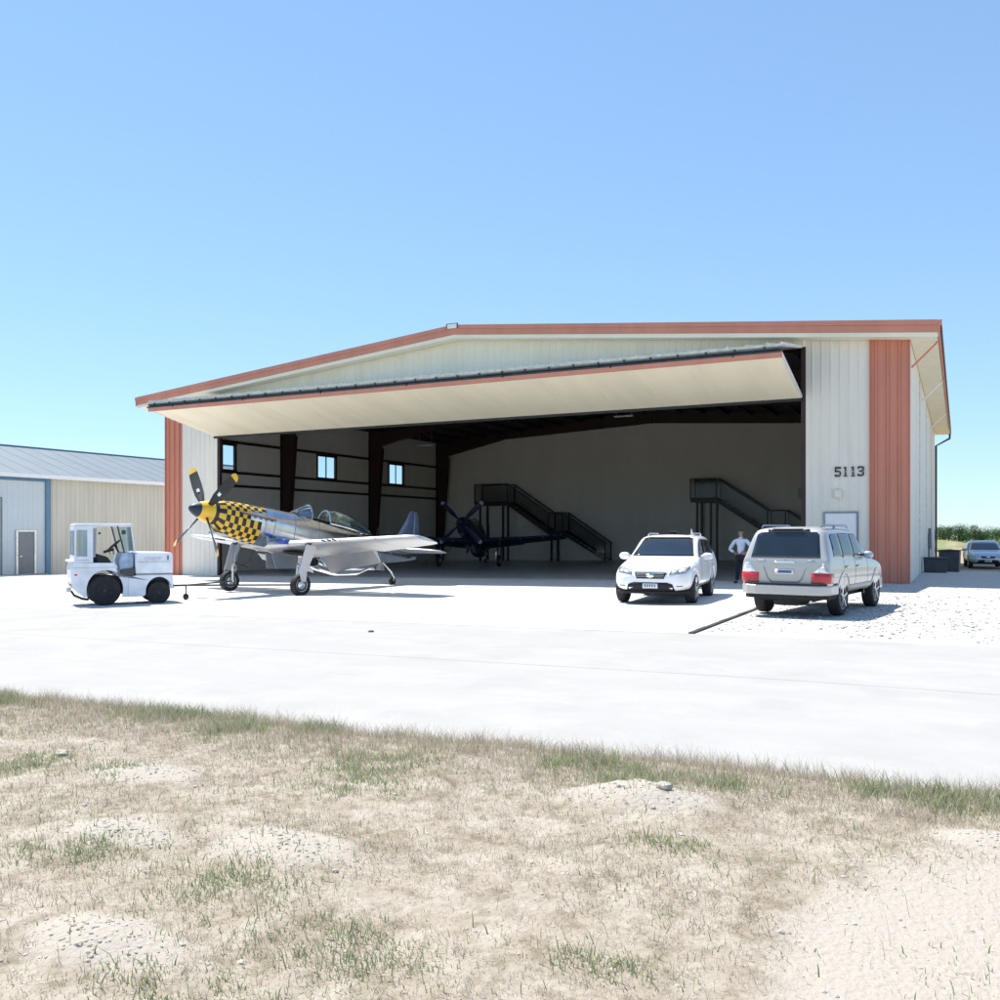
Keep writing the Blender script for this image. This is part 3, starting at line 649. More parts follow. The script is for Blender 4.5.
MB().box((2.25, .75, -.50), (.25, .5, .16)).build('blue_wing_patch', mat('blue_patch', (.06, .10, .38), .6), p51, bevel=.06, xf=lambda v: Vector((1.96-v.x*math.cos(R(10.5))-v.z*math.sin(R(10.5)), v.y, 2.55-v.x*math.sin(R(10.5))+v.z*math.cos(R(10.5)))))  # small rounded blue box on the wing root leading edge

# ------------------------------------------------------------------ wheels / cars
def wheel(name, parent, c, r, w, sd, spokes=5, rimr=None, rim=None):
    rimr = rimr or r*.66; rim = rim or M['alloy']; h = w/2
    wh = MB().lathe([(rimr, -h*.8), (r*.88, -h), (r*.97, -h*.85), (r, -h*.5), (r, h*.5), (r*.97, h*.85), (r*.88, h), (rimr, h*.8)], 32, 'y', c).build(name, M['rubber'], parent, smooth=50)
    mb = MB(); mb.lathe([(rimr*1.02, -h*.78), (rimr*1.02, h*.86), (rimr*.92, h*.86), (rimr*.88, h*.3), (rimr*.1, h*.2), (rimr*.1, -h*.5), (rimr*.9, -h*.78)] if sd > 0 else
                        [(rimr*1.02, h*.78), (rimr*1.02, -h*.86), (rimr*.92, -h*.86), (rimr*.88, -h*.3), (rimr*.1, -h*.2), (rimr*.1, h*.5), (rimr*.9, h*.78)], 28, 'y', c, mi=1)
    for k in range(spokes):
        a = 2*math.pi*k/spokes+.3; p = Vector((math.cos(a), 0, math.sin(a)))
        mb.beam(Vector(c)+p*rimr*.08+Vector((0, sd*h*.72, 0)), Vector(c)+p*rimr*.95+Vector((0, sd*h*.80, 0)), rimr*.30, .03)
    mb.lathe([(.001, sd*h*.7), (rimr*.24, sd*h*.7), (rimr*.2, sd*h*.9), (.001, sd*h*.92)], 16, 'y', c)
    mb.build('rim', [rim, M['badge'] if spokes else M['dark']], wh, smooth=40)
    return wh
def evalmesh(o):
    dg = bpy.context.evaluated_depsgraph_get(); dg.update()
    return bpy.data.meshes.new_from_object(o.evaluated_get(dg), depsgraph=dg)
class Body:
    def __init__(s, stations, paint, parent, arches, half_w):
        rings = []
        for x, pts in stations:
            rings.append([(x, y, z) for y, z in pts]+[(x, -y, z) for y, z in pts[-2:0:-1]])
        mb = MB(); mb.loft(rings); n = len(rings[0])
        for i in range(len(rings)-1):
            for j in (0, n-1): mb.m[i*n+j] = 1
        o = mb.build('body', [paint, M['dark']], parent)
        o.modifiers.new('s', 'SUBSURF').levels = 2; o.modifiers['s'].render_levels = 2
        me = evalmesh(o); o.modifiers.clear(); o.data = me
        bm = bmesh.new(); bm.from_mesh(me); bmesh.ops.triangulate(bm, faces=bm.faces[:]); s.bvh = BVHTree.FromBMesh(bm); bm.free()
        cut = MB()
        for x, r in arches:
            for sd in (-1, 1): cut.lathe([(r, sd*(half_w-.36)), (r, sd*(half_w+.3))], 32, 'y', (x, 0, r*.92), mi=0)
        c = cut.build('cutter', M['dark'])
        md = o.modifiers.new('b', 'BOOLEAN'); md.object = c; md.operation = 'DIFFERENCE'; md.solver = 'EXACT'
        try: md.material_mode = 'TRANSFER'
        except Exception: pass
        me = evalmesh(o); o.modifiers.clear(); o.data = me
        bpy.data.objects.remove(c, do_unlink=True)
        me.polygons.foreach_set('use_smooth', [True]*len(me.polygons)); me.set_sharp_from_angle(angle=R(38))
        s.o = o; s.parent = parent
    def patch(s, name, m, poly, axis, sign, off=.006, th=.012, parent=None, grid=.09, smooth=40):
        """project a 2D polygon onto the body along an axis and give it thickness"""
        bm = bmesh.new()
        vs = [bm.verts.new((0, u, v) if axis == 'x' else ((u, 0, v) if axis == 'y' else (u, v, 0))) for u, v in poly]
        bm.faces.new(vs); ax = {'x': (1, 2), 'y': (0, 2), 'z': (0, 1)}[axis]
        for a in ax:
            lo = min(v.co[a] for v in bm.verts); hi = max(v.co[a] for v in bm.verts); k = math.floor(lo/grid)+1
            while k*grid < hi-1e-4:
                nn = [0, 0, 0]; nn[a] = 1; pt = [0, 0, 0]; pt[a] = k*grid
                bmesh.ops.bisect_plane(bm, geom=bm.verts[:]+bm.edges[:]+bm.faces[:], plane_co=pt, plane_no=nn, dist=1e-5); k += 1
        ai = 'xyz'.index(axis); d = Vector((0, 0, 0)); d[ai] = -sign
        pos = {}; last = None
        for v in bm.verts:
            og = v.co.copy(); og[ai] = sign*6
            hit = s.bvh.ray_cast(og, d)
            pos[v] = (hit[0], hit[1]) if hit[0] else None
        good = [p for p in pos.values() if p]
        for v in bm.verts:
            p = pos[v]
            if p is None:
                q = min(good, key=lambda w: sum((w[0][i]-v.co[i])**2 for i in ax)); c = v.co.copy(); c[ai] = q[0][ai]; p = (c, q[1])
            nn = p[1] if p[1].dot(d) < 0 else -p[1]
            v.co = p[0]+nn*off
        bmesh.ops.triangulate(bm, faces=[f for f in bm.faces if len(f.verts) > 4])
        me = bpy.data.meshes.new(name); bm.to_mesh(me); bm.free(); me.materials.append(m)
        if len(me.polygons) and (me.polygons[0].normal.dot(d) > 0): me.flip_normals()
        me.polygons.foreach_set('use_smooth', [True]*len(me.polygons)); me.set_sharp_from_angle(angle=R(smooth))
        o = bpy.data.objects.new(name, me); col.objects.link(o); o.parent = parent or s.parent; OFF[o.name] = Vector((0, 0, 0))
        md = o.modifiers.new('t', 'SOLIDIFY'); md.thickness = th; md.offset = -1
        return o
def flip(poly): return [(-u, v) for u, v in poly]

def suv_silver(loc, rz, label):
    t = empty('parked_suv', loc, rz, label, 'car', 'cars parked in front of the hangar')
    W = [.86, .93, .955, .93]
    def st(x, zb, zbelt, r1, r2, r3, k=1.0, ws=.0):   # r1..r3 upper points
        return (x, [(0, zb), (.80*k, zb), (W[1]*k, zb+.10), (W[2]*k, (zb+zbelt)/2+.05), (W[3]*k, zbelt), r1, r2, r3])
    S = [st(-1.06, .62, 1.06, (.86, 1.10), (.72, 1.12), (0, 1.13), .94), st(-1.03, .50, 1.14, (.86, 1.18), (.74, 1.20), (0, 1.21), .98), st(-1.01, .48, 1.16, (.855, 1.22), (.74, 1.25), (0, 1.27)),
         st(-.82, .44, 1.17, (.77, 1.70), (.66, 1.765), (0, 1.79)), st(-.70, .42, 1.17, (.77, 1.74), (.66, 1.81), (0, 1.835)), st(-.2, .42, 1.16, (.77, 1.75), (.66, 1.82), (0, 1.85)),
         st(.7, .42, 1.15, (.77, 1.75), (.66, 1.82), (0, 1.85)), st(1.45, .42, 1.14, (.765, 1.73), (.65, 1.79), (0, 1.82)), st(1.62, .42, 1.14, (.76, 1.68), (.645, 1.75), (0, 1.78)),
         st(2.28, .42, 1.12, (.83, 1.18), (.70, 1.20), (0, 1.23)), st(2.42, .42, 1.11, (.83, 1.15), (.70, 1.17), (0, 1.20)), st(3.3, .44, 1.03, (.80, 1.07), (.68, 1.09), (0, 1.12)),
         st(3.55, .46, .95, (.74, .99), (.62, 1.02), (0, 1.04), .95), st(3.66, .52, .85, (.66, .89), (.5, .90), (0, .91), .84)]
    B = Body(S, M['silver'], t, [(0, .44), (2.85, .44)], .95)
    P = B.patch
    rwp = [(-.74, 1.20), (.74, 1.20), (.66, 1.67), (.60, 1.72), (-.60, 1.72), (-.66, 1.67)]
    rw_ = P('rear_window', M['carglass'], rwp, 'x', -1)
    MB().beam((-1.05, .0, 1.17), (-1.0, .02, 1.24), .02, .02).beam((-1.01, .02, 1.235), (-1.0, -.40, 1.25), .014, .014).build('wiper', M['badge'], t)
    P('spoiler', M['black'], [(-.45, 1.735), (.45, 1.735), (.45, 1.765), (-.45, 1.765)], 'x', -1, .02)
    MB().beam((-.84, -.32, 1.775), (-.84, .32, 1.775), .05, .03).build('brake_light', M['dark'], t)
    for sd in (-1, 1):
        f = (lambda q: q) if sd > 0 else (lambda q: q)
        P('side_window', M['carglass'], [(-.66, 1.22), (-.02, 1.21), (-.02, 1.68), (-.50, 1.68), (-.60, 1.62)], 'y', sd)
        P('side_window', M['carglass'], [(.08, 1.21), (.86, 1.20), (.86, 1.69), (.08, 1.69)], 'y', sd)
        P('side_window', M['carglass'], [(.97, 1.20), (1.98, 1.19), (1.60, 1.60), (1.46, 1.68), (.97, 1.69)], 'y', sd)
        P('pillar_trim', M['black'], [(-.04, 1.20), (.10, 1.20), (.10, 1.685), (-.04, 1.685)], 'y', sd, .004, .006)
        P('pillar_trim', M['black'], [(.84, 1.19), (.99, 1.19), (.99, 1.685), (.84, 1.685)], 'y', sd, .004, .006)
        for a, b in ((.02, .03), (.91, .925), (1.98, 1.995)):
            P('door_seam', M['dark'], [(a, .52), (b, .52), (b, 1.16), (a, 1.16)], 'y', sd, .002, .004)
        P('cladding', M['clad'], [(.52, .48), (2.32, .48), (2.32, .62), (.52, .62)], 'y', sd, .014)
        P('door_handle', M['silver'], [(.12, .98), (.32, .98), (.32, 1.02), (.12, 1.02)], 'y', sd, .03, .02)
        P('door_handle', M['silver'], [(1.03, .98), (1.23, .98), (1.23, 1.02), (1.03, 1.02)], 'y', sd, .03, .02)
        a, b = (.56, .93) if sd > 0 else (-.93, -.56)
        P('tail_light', M['redlens'], [(a, .70), (b, .70), (b, .90), (a+.0, .90)], 'x', -1, .016, .02)
        P('reverse_light', M['clearlens'], [(min(sd*.60, sd*.92), .905), (max(sd*.60, sd*.92), .905), (sd*.86, 1.10), (sd*.78, 1.10)], 'x', -1, .014, .02)
        P('tail_light', M['redlens'], [(-1.0, .70), (-.80, .70), (-.80, .90), (-1.0, .90)], 'y', sd, .012, .02)
        mb = MB(); mb.tube([(-.62, sd*.64, 1.82), (-.5, sd*.64, 1.86), (1.2, sd*.64, 1.86), (1.35, sd*.64, 1.81)], .02, 8)
        for x in (.3,): mb.beam((x, sd*.64, 1.80), (x, sd*.64, 1.86), .06, .04)
        mb.build('roof_rail', M['navy2'], t, smooth=50)
        MB().loft([[(1.72+.06*k_*math.cos(a), sd*y_, 1.22+.085*k_*math.sin(a)) for a in [q_*math.pi/6 for q_ in range(12)]] for y_, k_ in ((.86, .3), (.91, .35), (.93, .8), (.98, 1), (1.05, 1), (1.10, .8), (1.13, .3))]).build('mirror', M['blueshade'], t, smooth=60)
        P('wheel_flare', M['silver'], [(math.cos(R(a))*.495+0, .42+math.sin(R(a))*.495) for a in range(-8, 189, 14)]+[(math.cos(R(a))*.455+0, .42+math.sin(R(a))*.455) for a in range(188, -9, -14)], 'y', sd, .012, .02)
        P('wheel_flare', M['silver'], [(math.cos(R(a))*.495+2.85, .42+math.sin(R(a))*.495) for a in range(-8, 189, 14)]+[(math.cos(R(a))*.455+2.85, .42+math.sin(R(a))*.455) for a in range(188, -9, -14)], 'y', sd, .012, .02)
        for x in (0, 2.85): wheel('wheel', t, (x, sd*.80, .39), .39, .27, sd, 5, .25)
        P('badge', M['badge'], [(min(sd*.62, sd*.80), 1.0), (max(sd*.62, sd*.80), 1.0), (max(sd*.62, sd*.80), 1.03), (min(sd*.62, sd*.80), 1.03)], 'x', -1, .02) if False else None
    P('windscreen', M['carglass'], [(-.74, 1.22), (.74, 1.22), (.64, 1.71), (-.64, 1.71)], 'x', 1)
    # tailgate plate recess
    P('plate_recess', M['badge'], [(-.46, 1.02), (-.44, 1.02), (-.36, .80), (-.28, .73), (.28, .73), (.36, .80), (.44, 1.02), (.46, 1.02), (.375, .78), (.29, .705), (-.29, .705), (-.375, .78)], 'x', -1, .008)
    lp = P('licence_plate', M['plate'], [(-.20, .87), (.20, .87), (.20, .97), (-.20, .97)], 'x', -1, .015, .01)
    P('plate_characters', M['smudge'], [(-.15, .895), (.15, .895), (.15, .945), (-.15, .945)], 'x', -1, .018, .004, parent=lp)
    P('chrome_strip', M['chrome'], [(-.22, 1.10), (.22, 1.10), (.22, 1.13), (-.22, 1.13)], 'x', -1, .02, .02)
    for x0, x1 in ((-.55, -.50), (.50, .56)): P('badge', M['badge'], [(x0-.08, 1.13), (x1+.04, 1.13), (x1+.04, 1.155), (x0-.08, 1.155)], 'x', -1, .012, .01)
    # bumpers
    mb = MB(); prof = [(-1.16, -.80), (-1.20, -.60), (-1.21, 0), (-1.20, .60), (-1.16, .80), (-1.0, .95), (-.55, .985), (-.55, .9), (-.95, .86), (-.95, -.86), (-.55, -.9), (-.55, -.985), (-1.0, -.95)]
    mb.prism(prof, 'z', .46, .66); rb = mb.build('rear_bumper', M['silver'], t, bevel=.035, bseg=3)
    MB().prism([(a*.995, b*.97) for a, b in prof], 'z', .662, .69).build('bumper_step', M['dark'], rb)
    MB().prism([(a*.96, b*.93) for a, b in prof], 'z', .38, .458).build('bumper_valance', M['dark'], rb)
    mb = MB(); mb.prism([(3.5, -.92), (3.72, -.70), (3.80, 0), (3.72, .70), (3.5, .92), (3.2, .93), (3.2, -.93)], 'z', .42, .66); mb.build('front_bumper', M['silver'], t, bevel=.03)
    mb = MB(); mb.bb(-1.0, 3.3, -.6, .6, .33, .45); mb.lathe([(.05, -.7), (.05, .7)], 10, 'y', (0, 0, .39)); mb.lathe([(.05, -.7), (.05, .7)], 10, 'y', (2.85, 0, .39)); mb.build('chassis', M['dark'], t)
    MB().lathe([(.2, -.1), (.34, -.12), (.34, .12), (.2, .1)], 20, 'z', (-.70, 0, .36)).build('spare_tyre', M['rubber'], t)
    MB().tube([(-.9, -.55, .34), (-1.12, -.57, .33)], .03, 8).build('exhaust_pipe', M['galv'], t)
    return t
SU = suv_silver((-3.0, 19.75, g(-3, 19.6)), R(81.5), 'silver sport utility vehicle seen from behind, parked at the apron edge'); SU.scale = (.97, .95, 1)

def suv_white(loc, rz, label, paint, name='parked_suv', cat='car', group='cars parked in front of the hangar', zs=1.0):
    t = empty(name, loc, rz, label, cat, group)
    def st(x, zb, zbelt, r1, r2, r3, k=1.0):
        return (x, [(0, zb*zs), (.78*k, zb*zs), (.90*k, (zb+.10)*zs), (.935*k, ((zb+zbelt)/2+.03)*zs), (.90*k, zbelt*zs), (r1[0], r1[1]*zs), (r2[0], r2[1]*zs), (0, r3[1]*zs)])
    S = [st(-1.02, .50, .90, (.74, .96), (.6, .99), (0, 1.0), .85), st(-.98, .40, 1.02, (.80, 1.07), (.68, 1.10), (0, 1.12), .96), st(-.92, .36, 1.08, (.80, 1.13), (.68, 1.17), (0, 1.19)),
         st(-.62, .32, 1.10, (.74, 1.50), (.62, 1.60), (0, 1.63)), st(-.45, .32, 1.09, (.755, 1.55), (.64, 1.64), (0, 1.67)), st(.2, .32, 1.07, (.76, 1.585), (.64, 1.665), (0, 1.70)), st(.9, .32, 1.05, (.755, 1.575), (.64, 1.65), (0, 1.685)),
         st(1.20, .32, 1.04, (.74, 1.53), (.62, 1.61), (0, 1.64)), st(2.05, .32, 1.02, (.78, 1.08), (.66, 1.11), (0, 1.14)), st(2.2, .32, 1.00, (.78, 1.05), (.66, 1.08), (0, 1.12)),
         st(3.0, .32, .90, (.74, .96), (.60, .98), (0, 1.01), .98), st(3.35, .32, .80, (.66, .86), (.52, .88), (0, .91), .90), st(3.50, .34, .72, (.54, .76), (.40, .79), (0, .80), .76), st(3.56, .42, .66, (.40, .68), (.28, .69), (0, .70), .6)]
    B = Body(S, paint, t, [(0, .42), (2.70, .42)], .93); P = B.patch; ZK = 1
    ws = [(-.74, 1.13*zs), (.74, 1.13*zs), (.60, 1.57*zs), (.5, 1.60*zs), (-.5, 1.60*zs), (-.60, 1.57*zs)]
    wp = P('windscreen', M['carglass'], ws, 'x', 1)
    P('dash_paper', M['white'], [(-.05, 1.15*zs), (.12, 1.15*zs), (.08, 1.19*zs), (0, 1.20*zs)], 'x', 1, .009, .004, parent=wp) if False else None
    P('rear_window', M['carglass'], [(-.66, 1.16*zs), (.66, 1.16*zs), (.56, 1.55*zs), (-.56, 1.55*zs)], 'x', -1)
    for sd in (-1, 1):
        P('pillar_trim', M['black'], [(-.12, 1.12*zs), (.0, 1.12*zs), (.0, 1.525*zs), (-.12, 1.515*zs)], 'y', sd, .004, .006)
        P('pillar_trim', M['black'], [(.76, 1.10*zs), (.88, 1.10*zs), (.88, 1.545*zs), (.76, 1.545*zs)], 'y', sd, .004, .006)
        P('side_window', M['carglass'], [(-.60, 1.22*zs), (-.10, 1.13*zs), (-.10, 1.52*zs), (-.38, 1.52*zs)], 'y', sd)
        P('side_window', M['carglass'], [(-.02, 1.13*zs), (.78, 1.11*zs), (.78, 1.55*zs), (-.02, 1.53*zs)], 'y', sd)
        P('side_window', M['carglass'], [(.86, 1.11*zs), (1.82, 1.10*zs), (1.24, 1.46*zs), (1.05, 1.54*zs), (.86, 1.55*zs)], 'y', sd)
        for a in (-.04, .82, 1.86): P('door_seam', M['dark'], [(a, .42*zs), (a+.012, .42*zs), (a+.012, 1.06*zs), (a, 1.06*zs)], 'y', sd, .002, .004)
        P('sill_trim', M['brown'], [(.50, .34*zs), (2.2, .34*zs), (2.2, .44*zs), (.50, .44*zs)], 'y', sd, .012)
        for a in (.05, 1.0): P('door_handle', paint, [(a, .93*zs), (a+.2, .93*zs), (a+.2, .97*zs), (a, .97*zs)], 'y', sd, .03, .02)
        a, b = sd*.42, sd*.82
        hl = [(a, .72*zs), (b*.93, .76*zs), (b, .86*zs), (b*.98, .91*zs), (a*1.05, .83*zs)]
        h = P('headlight', M['badge'], hl, 'x', 1, .010, .02)
        P('headlight_lens', M['clearlens'], [(a*1.12, .745*zs), (sd*.60, .765*zs), (sd*.60, .835*zs), (a*1.15, .81*zs)], 'x', 1, .016, .01, parent=h)
        P('headlight_lens', M['clearlens'], [(sd*.63, .77*zs), (sd*.76, .79*zs), (sd*.78, .875*zs), (sd*.63, .85*zs)], 'x', 1, .016, .01, parent=h)
        P('fog_light', M['badge'], [(sd*.58, .44*zs), (sd*.72, .45*zs), (sd*.71, .475*zs), (sd*.59, .465*zs)], 'x', 1, .008)
        P('tail_light', M['redlens'], [(sd*.62, .85*zs), (sd*.86, .85*zs), (sd*.84, 1.05*zs), (sd*.66, 1.0*zs)], 'x', -1, .012)
        MB().loft([[(1.64+.07*k_*math.cos(a), sd*(y_), 1.12*zs+.095*k_*math.sin(a)) for a in [q_*math.pi/6 for q_ in range(12)]] for y_, k_ in ((.86, .25), (.90, .30), (.92, .75), (.97, .97), (1.03, 1.0), (1.10, .85), (1.14, .5), (1.15, .2))]).build('mirror', paint, t, smooth=60)
        MB().tube([(-.42, sd*.56, 1.655*zs), (-.3, sd*.56, 1.70*zs), (.75, sd*.56, 1.70*zs), (.95, sd*.56, 1.65*zs)], .02, 8).build('roof_rail', M['alloy'], t, smooth=50)
        for x in (0, 2.70): wheel('wheel', t, (x, sd*.80, .365), .365, .24, sd, 5, .25)
        for x in (0, 2.70):
            P('wheel_lip', paint, [(math.cos(R(a))*.475+x, .385+math.sin(R(a))*.475) for a in range(0, 181, 12)]+[(math.cos(R(a))*.432+x, .385+math.sin(R(a))*.432) for a in range(180, -1, -12)], 'y', sd, .014, .02)
    gr = P('grille', M['dark'], [(-.36, .76*zs), (-.31, .63*zs), (.31, .63*zs), (.36, .76*zs)], 'x', 1, .012, .02)
    for z in (.665, .70, .735): P('grille_bar', M['badge'], [(-.31, z*zs), (.31, z*zs), (.32, (z+.010)*zs), (-.32, (z+.010)*zs)], 'x', 1, .022, .012, parent=gr)
    P('grille_surround', M['chrome'], [(-.37, .765*zs), (.37, .765*zs), (.37, .785*zs), (-.37, .785*zs)], 'x', 1, .022, .012, parent=gr)
    P('emblem', M['chrome'], [(math.cos(a)*.09, (.70+math.sin(a)*.045)*zs) for a in [k*math.pi/7 for k in range(14)]], 'x', 1, .028, .012, parent=gr)
    li = P('lower_intake', M['dark'], [(-.55, .36*zs), (-.50, .50*zs), (-.38, .54*zs), (.38, .54*zs), (.50, .50*zs), (.55, .36*zs)], 'x', 1, .012, .02)
    lp = P('licence_plate', M['plate'], [(-.17, .41*zs), (.17, .41*zs), (.17, .52*zs), (-.17, .52*zs)], 'x', 1, .03, .012)
    for k in range(5): P('plate_characters', M['smudge'], [(-.13+k*.055, .435*zs), (-.13+k*.055+.03, .435*zs), (-.13+k*.055+.03, .495*zs), (-.13+k*.055, .495*zs)], 'x', 1, .034, .004, parent=lp)
    MB().box((1.7, 0, 1.155*zs), (.3, .9, .02)).build('cowl', M['dark'], t) if False else None
    for sy in (.35, -.25): MB().beam((2.03, sy, 1.145*zs), (1.86, sy-.42, 1.20*zs), .018, .015).build('wiper', M['black'], t)
    mb = MB(); mb.bb(-.8, 3.1, -.6, .6, .24, .34); mb.lathe([(.05, -.7), (.05, .7)], 10, 'y', (0, 0, .365)); mb.lathe([(.05, -.7), (.05, .7)], 10, 'y', (2.7, 0, .365)); mb.build('chassis', M['dark'], t)
    mb = MB(); mb.prism([(3.2, -.85), (3.42, -.62), (3.5, 0), (3.42, .62), (3.2, .85)], 'z', .26, .335); mb.build('chin_spoiler', M['dark'], t, bevel=.02)
    return t, B
# front axle wanted at (-6.78, 21.86), heading -81.5 deg: rear axle sits 2.7 behind
ha = R(-83.8); fx, fy = -6.78, 21.9
KS = 1.05
sf, SB = suv_white((fx-2.83*math.cos(ha), fy-2.83*math.sin(ha), g(fx, fy)), ha, 'white sport utility vehicle facing out of the hangar door', M['carwhite'])
SB.patch('sunroof', M['carglass'], [(.1, -.42), (.8, -.40), (.8, .40), (.1, .42)], 'z', 1, .008, .012)
mb = MB(); mb.loft([[(x, .32+w*math.cos(a), 1.68+h*max(0, math.sin(a))) for a in [k*math.pi/5 for k in range(10)]] for x, w, h in ((-.5, .03, .05), (-.42, .02, .14), (-.38, .01, .16))]); mb.build('roof_antenna', M['white'], sf)
MB().box((.2, -.05, 1.73), (.2, .2, .07)).build('roof_pod', M['black'], sf, bevel=.03); sf.scale = (1.05, 1.07, 1.02)
# vehicle far on the right, facing the camera
fc, FB = suv_white((1.12, 58.9, g(.9, 57)), R(-86), 'pale blue silver vehicle parked far off on the right past the bins', M['blueshade'], 'parked_car', 'car', None, .90)

# ------------------------------------------------------------------ TOW TRACTOR
th_ = R(57); tx, ty = -20.43, 17.36
tug = empty('tow_tractor', (tx, ty, g(tx, ty)), th_, 'small white airport tow tractor with open cab in front of the aircraft nose', 'tractor')
hw = .70
def tp(name, poly, y0, y1, m, bev=.03, parent=tug): return MB().prism(poly, 'y', y0, y1).build(name, m, parent, bevel=bev, smooth=30)
X0 = -.78   # rear wheel x in local frame shifted so the origin is at mid wheelbase
def q(x, z): return (x+X0, z)
def arc(cx, cz, r, a0, a1, n=22): return [q(cx+r*math.cos(R(a0+(a1-a0)*k/n)), cz+r*math.sin(R(a0+(a1-a0)*k/n))) for k in range(n+1)]
side = [q(-.94, .62), q(-.90, .50)]+[q(-.60, .24)]+arc(0, .43, .52, 200, -22)+[q(.60, .22), q(1.12, .22)]+arc(1.58, .34, .40, 190, 10)+[q(2.0, .40), q(1.98, .80), q(.88, .80), q(.86, .78), q(.40, .78), q(.28, 1.14), q(-.90, 1.16), q(-.95, 1.0)]
for sd in (-1, 1):
    y = (hw-.05, hw) if sd > 0 else (-hw, -hw+.05)
    tp('body_side', side, y[0], y[1], M['tug'], .015)
    w1 = wheel('wheel', tug, (X0, sd*(hw-.17), .41), .41, .30, sd, 0, .22, M['black'])
    w2 = wheel('wheel', tug, (X0+1.58, sd*(hw-.15), .31), .31, .24, sd, 0, .16, M['black'])
core = [q(-.92, .60), q(-.60, .30), q(-.52, .98), q(.50, .98), q(.60, .26), q(1.15, .26), q(1.2, .76), q(1.98, .76), q(1.98, .80), q(.86, .80), q(.40, .76), q(.28, 1.12), q(-.90, 1.14)]
tp('chassis', [q(-.90, .62), q(-.6, .86), q(.4, .77), q(.86, .775), q(1.96, .775), q(1.96, .45), q(1.1, .28), q(-.5, .30)], -hw+.34, hw-.34, M['black'], .01)
tp('rear_deck', [q(-.95, .62), q(-.96, 1.02), q(-.90, 1.145), q(-.30, 1.155), q(-.30, 1.0), q(-.6, .95), q(-.88, .58)], -hw+.052, hw-.052, M['tug'])
tp('front_apron', [q(1.90, .40), q(2.02, .42), q(2.01, .78), q(1.90, .78)], -hw+.052, hw-.052, M['tug'], .02)
hd = tp('hood', [q(.88, .83), q(1.99, .83), q(2.0, 1.36), q(1.94, 1.405), q(.92, 1.42), q(.86, 1.36)], -hw, hw, M['tug'], .04)
MB().bb(X0+.90, X0+1.97, -hw-.006, hw+.006, .795, .828).build('hood_groove', M['badge'], hd)
MB().bb(X0+.95, X0+1.90, -hw-.004, hw+.004, 1.15, 1.162).build('hood_crease', M['badge'], hd)
mb = MB()
for k in range(5): mb.bb(X0+2.0, X0+2.012, -.4, .4, .9+k*.08, .94+k*.08)
mb.build('radiator_grille', M['badge'], hd)
for yy in (-hw-.008, hw+.002):
    MB().bb(X0+1.82, X0+1.87, yy, yy+.006, 1.2, 1.32).build('marker', M['smudge'], hd)
cu = bpy.data.curves.new('t', 'FONT'); cu.body = 'CHAMP'; cu.size = .15; cu.extrude = .004
to = bpy.data.objects.new('t', cu); col.objects.link(to); me = evalmesh(to); bpy.data.objects.remove(to, do_unlink=True)
M['faint'] = mat('faint_lettering', (.52, .54, .60), .5); me.materials.clear(); me.materials.append(M['faint'])
lt = bpy.data.objects.new('lettering', me); col.objects.link(lt); lt.parent = hd; lt.rotation_euler = (R(90), 0, 0); lt.location = (X0+1.15, -hw-.005, 1.19)
# open footwell with dash
tp('dash', [q(.44, .80), q(.84, .80), q(.84, 1.40), q(.50, 1.44), q(.40, 1.2)], -hw+.08, hw-.08, M['bluepane'], .03)
tp('footwell', [q(.42, .79), q(.85, .79), q(.85, 1.0), q(.45, .95)], -hw+.01, -hw+.075, M['carglass'], .01)
tp('deck', [q(-.30, 1.02), q(.38, 1.0), q(.34, 1.09), q(-.30, 1.10)], -hw+.052, hw-.052, M['tug'], .01)
st_ = tp('seat', [q(-.24, 1.0), q(.30, 1.0), q(.22, 1.14), q(.10, 1.30), q(-.06, 1.34), q(-.24, 1.40)], -.45, .45, M['black'], .04)
tp('backrest', [q(-.30, 1.16), q(-.22, 1.16), q(-.24, 1.62), q(-.30, 1.62)], -.40, .40, M['black'], .03)
mb = MB(); c = Vector((X0+.36, .0, 1.62)); nrm = Vector((-.6, 0, .8)); u = Vector((0, 1, 0)); v = nrm.cross(u)
mb.tube([c+(u*math.cos(a)+v*math.sin(a))*.2 for a in [k*math.pi/10 for k in range(21)]], .02, 6)
for a in (.5, 2.6, 4.7): mb.tube([c, c+(u*math.cos(a)+v*math.sin(a))*.2], .014, 5)
mb.tube([c, c+Vector((.16, 0, -.26))], .03, 6); mb.build('steering_wheel', M['black'], tug)
mb = MB(); mb.tube([(X0+.3, -.3, 1.36), (X0+.26, -.32, 1.56)], .015, 6); mb.tube([(X0+.2, -.3, 1.36), (X0+.12, -.34, 1.52)], .012, 6); mb.tube([(X0+.0, -.3, 1.42), (X0+.3, -.34, 1.50)], .04, 6); mb.build('lever', M['black'], tug)
for yy in (-.45, .45): MB().lathe([(.001, 0), (.07, 0), (.075, .03), (.001, .035)], 16, 'x', (X0+2.0, yy, 1.12)).build('headlight', M['clearlens'], hd, smooth=50)
for yy in (-hw-.004, hw+.001):
    MB().bb(X0+.66, X0+.668, yy, yy+.003, .26, .76).build('panel_seam', M['badge'], tug)
    MB().bb(X0-.92, X0+.30, yy, yy+.003, 1.02, 1.028).build('panel_seam', M['badge'], tug)
    MB().bb(X0-.86, X0-.78, yy-.01, yy+.012, .82, .86).build('reflector', M['redlens'], tug)
MB().lathe([(.05, 0), (.05, .07), (.03, .1), (.001, .105)], 14, 'z', (X0-.2, 0, 2.19)).build('beacon', M['yellow'], tug) if False else None
